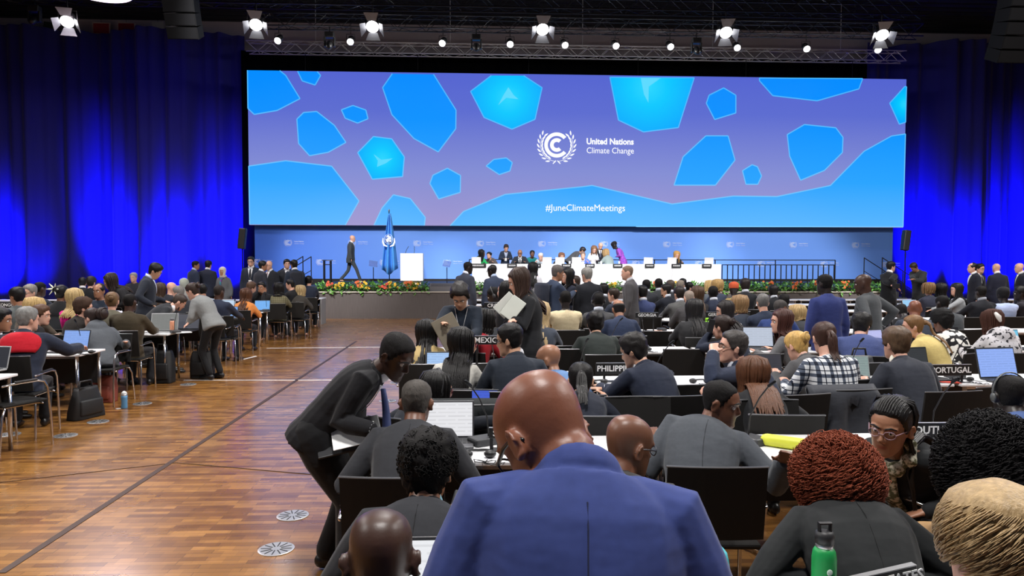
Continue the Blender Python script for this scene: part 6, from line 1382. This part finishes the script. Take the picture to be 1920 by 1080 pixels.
# railing and step handrails
e = empty('stage_railing', 'black railing with upright bars right of the podium table', 'railing', (0, 25.0, ZST)); a, b = pix(1354, 500, 25.0), pix(1564, 500, 25.0)
g = G(); g.box(((a.x+b.x)/2, 0, .72), (b.x-a.x, .04, .03)); g.box(((a.x+b.x)/2, 0, .06), (b.x-a.x, .04, .03)); obj('rail', g, DARKM, e)
for k in range(22): x = a.x+(b.x-a.x)*k/21; g = G(); g.box((x, 0, .38), (.028, .028, .70)); obj('baluster', g, DARKM, e)
e2 = empty('back_handrail', 'thin dark handrail along the back of the stage', 'railing', (0, 27.2, ZST)); a, b = pix(880, 490, 27.2), pix(1566, 490, 27.2); g = G(); g.cyl((a.x, 0, .90), (b.x, 0, .90), .016); obj('rail', g, DARKM, e2)
for k in range(7): x = a.x+(b.x-a.x)*k/6; g = G(); g.cyl((x, 0, 0), (x, 0, .90), .02); obj('post', g, DARKM, e2)
def steps(xa, dx, lb, lb2):
    e = empty('stage_steps', lb, 'steps', (xa, 24.0, 0))
    for k in range(5): g = G(); g.box((dx*(.15+.3*k), .6, (1-.2*k)*.5), (.3, 1.2, 1-.2*k-.002)); obj('step', g, plain('step_black', (26, 27, 32), .6), e)
    for y in (0.02, 1.18):
        h = empty('step_handrail', lb2+(' (front)' if y < .5 else ' (rear)'), 'handrail', (xa, 24.0+y, 0)); h['label'] = lb2+(', front rail' if y < .5 else ', rear rail')
        g = G(); g.tube([(dx*1.5, 0, 1.05), (0, 0, 1.98)], .016, 8); g.tube([(dx*1.5, 0, .62), (0, 0, 1.5)], .012, 8); obj('rail', g, DARKM, h)
        for u in (0, .75, 1.5): g = G(); g.cyl((dx*u, 0, max(.02, 1.0-.667*u)), (dx*u, 0, 1.98-.62*u), .016); obj('post', g, DARKM, h)
XL, XR = (XS0+XS1)/2-(XS1-XS0+1.4)/2, (XS0+XS1)/2+(XS1-XS0+1.4)/2
steps(XL-.01, -1, 'black steps up to the stage on its left end', 'sloping handrail of the left stage steps'); steps(XR+.01, 1, 'black steps up to the stage on its right end', 'sloping handrail of the right stage steps')
for px, y0, lb in [(455, 25.6, 'black column speaker on a pole left of the stage backdrop'), (1697, 25.2, 'black column speaker on a pole right of the stage backdrop')]:
    p = pix(px, 500, y0); e = empty('pole_speaker', lb, 'speaker', (p.x, y0, 0)); g = G(); g.cyl((0, 0, 0), (0, 0, 2.3), .025); obj('pole', g, DARKM, e); g = G(); g.rbox((0, 0, 2.62), (.24, .24, .74), .03, Matrix.Rotation(R(6), 3, 'Y')); obj('cabinet', g, BLACKP, e)
    for a in range(3): g = G(); g.tube([(0, 0, .5), (.45*math.cos(a*2.1), .45*math.sin(a*2.1), .02)], .014, 6); obj('leg', g, DARKM, e)
# ---------------------------------------------------------------- rigging under the ceiling
def truss(name, xa, xb, y, z, h, lb, m, hang=12.75):
    e = empty(name, lb, 'truss', (0, y, z)); c = [(0, 0), (h, 0), (0, h), (h, h)]
    for dy, dz in c: g = G(); g.cyl((xa, dy-h/2, dz-h/2), (xb, dy-h/2, dz-h/2), .025, n=8); obj('chord', g, m, e, True)
    g = G(); n = int((xb-xa)/(h*1.1))
    for k in range(n):
        x0, x1 = xa+(xb-xa)*k/n, xa+(xb-xa)*(k+1)/n; u = 1 if k % 2 else -1
        for s_ in (-1, 1): g.tube([(x0, s_*h/2, -u*h/2), (x1, s_*h/2, u*h/2)], .011, 5); g.tube([(x0, -u*h/2, s_*h/2), (x1, u*h/2, s_*h/2)], .011, 5)
    obj('bracing', g, m, e)
    for k in range(5):
        x = xa+(xb-xa)*(k+.5)/5; g = G(); g.cyl((x, 0, h/2), (x, 0, hang-z), .012, n=6); obj('hanger', g, m, e)
TM = plain('truss_aluminium', (205, 207, 214), .4, .25); TD = plain('truss_black', (30, 31, 36), .5, .4)
xL, xR = pix(205, 35, 22).x, pix(1735, 35, 22).x
truss('lighting_truss', xL, xR, 22, 9.75, .45, 'wide dark lighting truss nearest the hall carrying the big flood lamps', TD); truss('lighting_truss', pix(450, 60, 26).x, pix(1740, 60, 26).x, 26.5, 10.55, .45, 'dark lighting truss carrying the small spot lamps', TD); truss('lighting_truss', pix(-40, 30, 24).x, pix(700, 30, 24).x, 24.5, 10.6, .40, 'dark truss lit blue above the left drape', TD)
truss('screen_truss', pix(463, 100, DSCR).x, pix(1697, 100, DSCR).x, DSCR+.1, 10.50, .42, 'bright aluminium truss right above the video screen', TM)
sx0, sz = pix(463, 100, DSCR).x, 10.29
for k in range(6): x = SX0+(SX1-SX0)*(k+.5)/6; g = G(); g.cyl((x-so.x, .12, SZ1-SZ0), (x-so.x, .12, 10.30-SZ0), .014, n=6); obj('hanging_cable', g, DARKM, scr)
glow = emit('lamp_lens', (255, 255, 255), 10); glow2 = emit('lamp_lens_small', (255, 255, 255), 14); inner = plain('door_inner', (120, 120, 126), .45, .5)
def flood_b():
    e = empty('flood_lamp', 'x', 'stage light'); rot = Matrix.Rotation(R(50), 3, 'X')
    g = G(); g.tube([rot @ V((0, .24, 0)), rot @ V((0, .20, 0)), rot @ V((0, -.04, 0))], [.14, .19, .21], 16, round_=False); obj('housing', g, BLACKP, e, True)
    g = G(); g.tube([rot @ V((0, -.04, 0)), rot @ V((0, -.075, 0))], [.185, .185], 20, round_=False); obj('lens', g, glow, e, True)
    for k, (ax, s_) in enumerate(((V((0, 0, -1)), 1), (V((1, 0, 0)), 1), (V((-1, 0, 0)), 1), (V((0, 0, 1)), 1))):
        g = G(); u = V((0, -1, 0)); d = (u*.8+ax*.55).normalized() if ax.z < .5 else (u*-.15+ax).normalized(); sd = V((1, 0, 0)) if abs(ax.z) > .5 else V((0, 0, 1)); c = u*.06+ax*.20
        g.add([rot @ q for q in (c+sd*.13, c-sd*.13, c+d*.24-sd*.22, c+d*.24+sd*.22)]+[rot @ (q+ax*.008) for q in (c+sd*.13, c-sd*.13, c+d*.24-sd*.22, c+d*.24+sd*.22)], [(0, 1, 2, 3), (7, 6, 5, 4), (0, 4, 5, 1), (1, 5, 6, 2), (2, 6, 7, 3), (3, 7, 4, 0)]); obj('barn_door', g, inner, e)
    g = G(); g.tube([rot @ V((-.24, .06, 0)), V((-.24, 0, .30)), V((.24, 0, .30)), rot @ V((.24, .06, 0))], (.02, .008), 6); g.cyl((0, 0, .3), (0, 0, .66), .018, n=8); obj('yoke', g, BLACKP, e); return e
FLD = Proto(flood_b)
for px, py, rz, lb in [(128, 74, 14, 'glowing flood lamp with open doors above the left drape'), (481, 82, 10, 'glowing flood lamp at the screen\'s top left corner'), (699, 86, 0, 'glowing flood lamp above the left third of the screen'), (1017, 90, 0, 'glowing flood lamp above the screen centre'), (1360, 92, -8, 'glowing flood lamp above the right third of the screen'), (1652, 94, -12, 'glowing flood lamp at the screen\'s top right corner')]:
    p = pix(px, py, 21.8); FLD.put((p.x, 21.78, 9.525-.62), R(rz), lb, 'big flood lamps')
def spot_b():
    e = empty('spot_lamp', 'x', 'stage light'); rot = Matrix.Rotation(R(40), 3, 'X')
    g = G(); g.tube([rot @ V((0, .24, 0)), rot @ V((0, .18, 0)), rot @ V((0, -.12, 0))], [.07, .11, .13], 14, round_=False); obj('housing', g, BLACKP, e, True); g = G(); g.tube([rot @ V((0, -.12, 0)), rot @ V((0, -.14, 0))], [.115, .115], 16, round_=False); obj('lens', g, glow2, e, True)
    g = G(); g.tube([(-.15, 0, 0), (-.15, 0, .22), (.15, 0, .22), (.15, 0, 0)], (.014, .006), 6); g.cyl((0, 0, .22), (0, 0, .54), .014, n=8); obj('yoke', g, BLACKP, e); return e
SPT = Proto(spot_b)
for px, lb in [(525, 'small lit spot right of the top left flood lamp'), (659, 'small lit spot left of the second flood lamp'), (831, 'small lit spot between the second and third flood lamps'), (956, 'small lit spot just left of the centre flood lamp'), (1057, 'small lit spot just right of the centre flood lamp'), (1152, 'second small lit spot right of the centre flood lamp'), (1254, 'third small lit spot right of the centre flood lamp'), (1379, 'small lit spot under the fourth flood lamp'), (1508, 'small lit spot between the two right flood lamps'), (1641, 'small lit spot under the top right flood lamp')]:
    p = pix(px, 105, 26.4); SPT.put((p.x, 26.275, 9.825), R(rnd.uniform(-15, 15)), lb, 'small spot lamps'); lamp('spot_light', 'POINT', (p.x, 26.05, 9.65), 45, (1, .97, .93), None, shadow_soft_size=.1)
def mover(px, y, z, lb):
    p = pix(px, 60, y); e = empty('moving_head_lamp', lb, 'stage light', (p.x, y, z), 0, 'unlit moving head lamps'); g = G(); g.rbox((0, 0, .40), (.34, .26, .2), .03); obj('base', g, BLACKP, e)
    for sx in (-1, 1): g = G(); g.rbox((sx*.17, 0, .16), (.06, .16, .36), .02); obj('arm', g, BLACKP, e)
    g = G(); g.tube([(0, .12, .10), (0, 0, .08), (0, -.16, -.04)], [.10, .13, .11], 14); obj('head', g, BLACKP, e, True); g = G(); g.cyl((0, 0, .5), (0, 0, .74), .02, n=8); obj('clamp', g, DARKM, e)
mover(66, 24.3, 9.68, 'dark moving head lamp left of the left drape\'s flood lamp'); mover(618, 26.275, 9.6, 'dark unlit lamp between the first and second flood lamps'); mover(893, 26.275, 9.6, 'dark unlit lamp left of the centre flood lamp'); mover(1306, 26.275, 9.6, 'dark unlit lamp left of the fourth flood lamp')
def array(px, y, z0, n, lb, lean):
    p = pix(px, 50, y); e = empty('line_array', lb, 'speaker', (p.x, y, z0))
    c = V((0, 0, 0)); a = R(24)
    for k in range(n):
        rot = Matrix.Rotation(a, 3, 'X'); g = G(); g.rings([[c+rot @ V((x, yy, zz)) for x, yy in ((-.36, -.28), (.36, -.28), (.28, .30), (-.28, .30))] for zz in (.005, .275)]); cb = obj('cabinet', g, plain('array_black', (7, 7, 8), .8, spec=.1), e)
        g = G(); g.box(c+rot @ V((0, -.285, .14)), (.68, .01, .24), rot); obj('grille', g, plain('array_grille', (9, 9, 11), .9, spec=.1), cb); c = c+rot @ V((0, 0, .285)); a = max(0, a-R(3.2))
    g = G(); g.cyl(c, (c.x, c.y, 12.655-z0), .02, n=8); obj('chain', g, DARKM, e)
array(352, 17.5, 7.15, 11, 'hanging black line array of speakers over the left drape', 0); array(1884, 16, 6.45, 12, 'hanging black line array of speakers at the top right corner', 0)
def pendant_b():
    e = empty('pendant_lamp', 'x', 'pendant lamp'); g = G(); g.lathe((0, 0, 0), [(.86, 0), (.88, .05), (.86, .22), (.3, .28)], 40); obj('housing', g, plain('lamp_housing', (60, 60, 66), .5), e, True)
    g = G(); g.lathe((0, 0, -.012), [(.82, 0), (.82, .012)], 40); obj('diffuser', g, emit('diffuser', (255, 226, 246), 3), e); g = G(); g.cyl((0, 0, .28), (0, 0, 2.9), .012, n=6); obj('cable', g, BLACKP, e); return e
PD = Proto(pendant_b); p = pix(215, 4, 20.7)
PD.put((-10.66, 20.7, 9.36), 0, 'big round glowing pendant lamp at the top left', 'round pendant lamps')
for x, y in HOUSE: PD.put((x, y, 9.70), 0, f'round pendant lamp of the hall above the audience', 'round pendant lamps')
for px, w_, col, lb in [(94, 24, (70, 78, 60), 'small green hanging flag left of the left drape\'s flood lamp'), (190, 32, (150, 44, 52), 'hanging red flag with pale border, first of two over the left drape'), (237, 32, (150, 40, 46), 'hanging red flag with pale border, second of two over the left drape'), (296, 20, (196, 190, 176), 'hanging white and blue flag over the left drape')]:
    p = pix(px, 53, 32.6); e = empty('hanging_flag', lb, 'flag', (p.x, 32.6, p.z)); wd = w_/1330*32.6; g = G(); g.box((0, 0, 0), (wd, .02, .52), Matrix.Rotation(R(rnd.uniform(-10, 14)), 3, 'Y')); cl = obj('cloth', g, plain('flag_border', (186, 170, 160) if col[0] == 150 else col, .8), e); g = G(); g.box((0, -.012, -.01 if col[0] == 150 else -.14), (wd*.86, .008, .44 if col[0] == 150 else .22)); obj('panel', g, plain('flag_panel', col if col[0] != 196 else (40, 70, 170), .8), cl); g = G(); g.cyl((0, 0, .25), (0, 0, 12.6-p.z), .006, n=5); obj('line', g, DARKM, e)

# small worn ornaments
for b_, nm in ((LILY, 'lily'), (CLIP, 'clip')):
    body, arms_, base_, face_, HM_ = b_
    g = G()
    if nm == 'lily':
        c = HM_ @ V((-.03, -.125, .06))
        for k in range(6): a = k*1.047; d = V((math.cos(a), -.35, math.sin(a))); g.tube([c, c+d*.05, c+d*.10+V((0, -.01, 0))], [(.006, .012), (.006, .018), (.003, .004)], 6)
        obj('lily_flower', g, plain('lily_petal', (236, 238, 214), .6), body, True)
    else:
        g.tube([HM_ @ V((-.06, -.115, .07)), HM_ @ V((-.05, -.13, .03)), HM_ @ V((-.035, -.125, -.01))], [.018, .028, .016], 8); obj('hair_clip', g, plain('clip_white', (226, 224, 220), .4), body, True)
finish_unions()
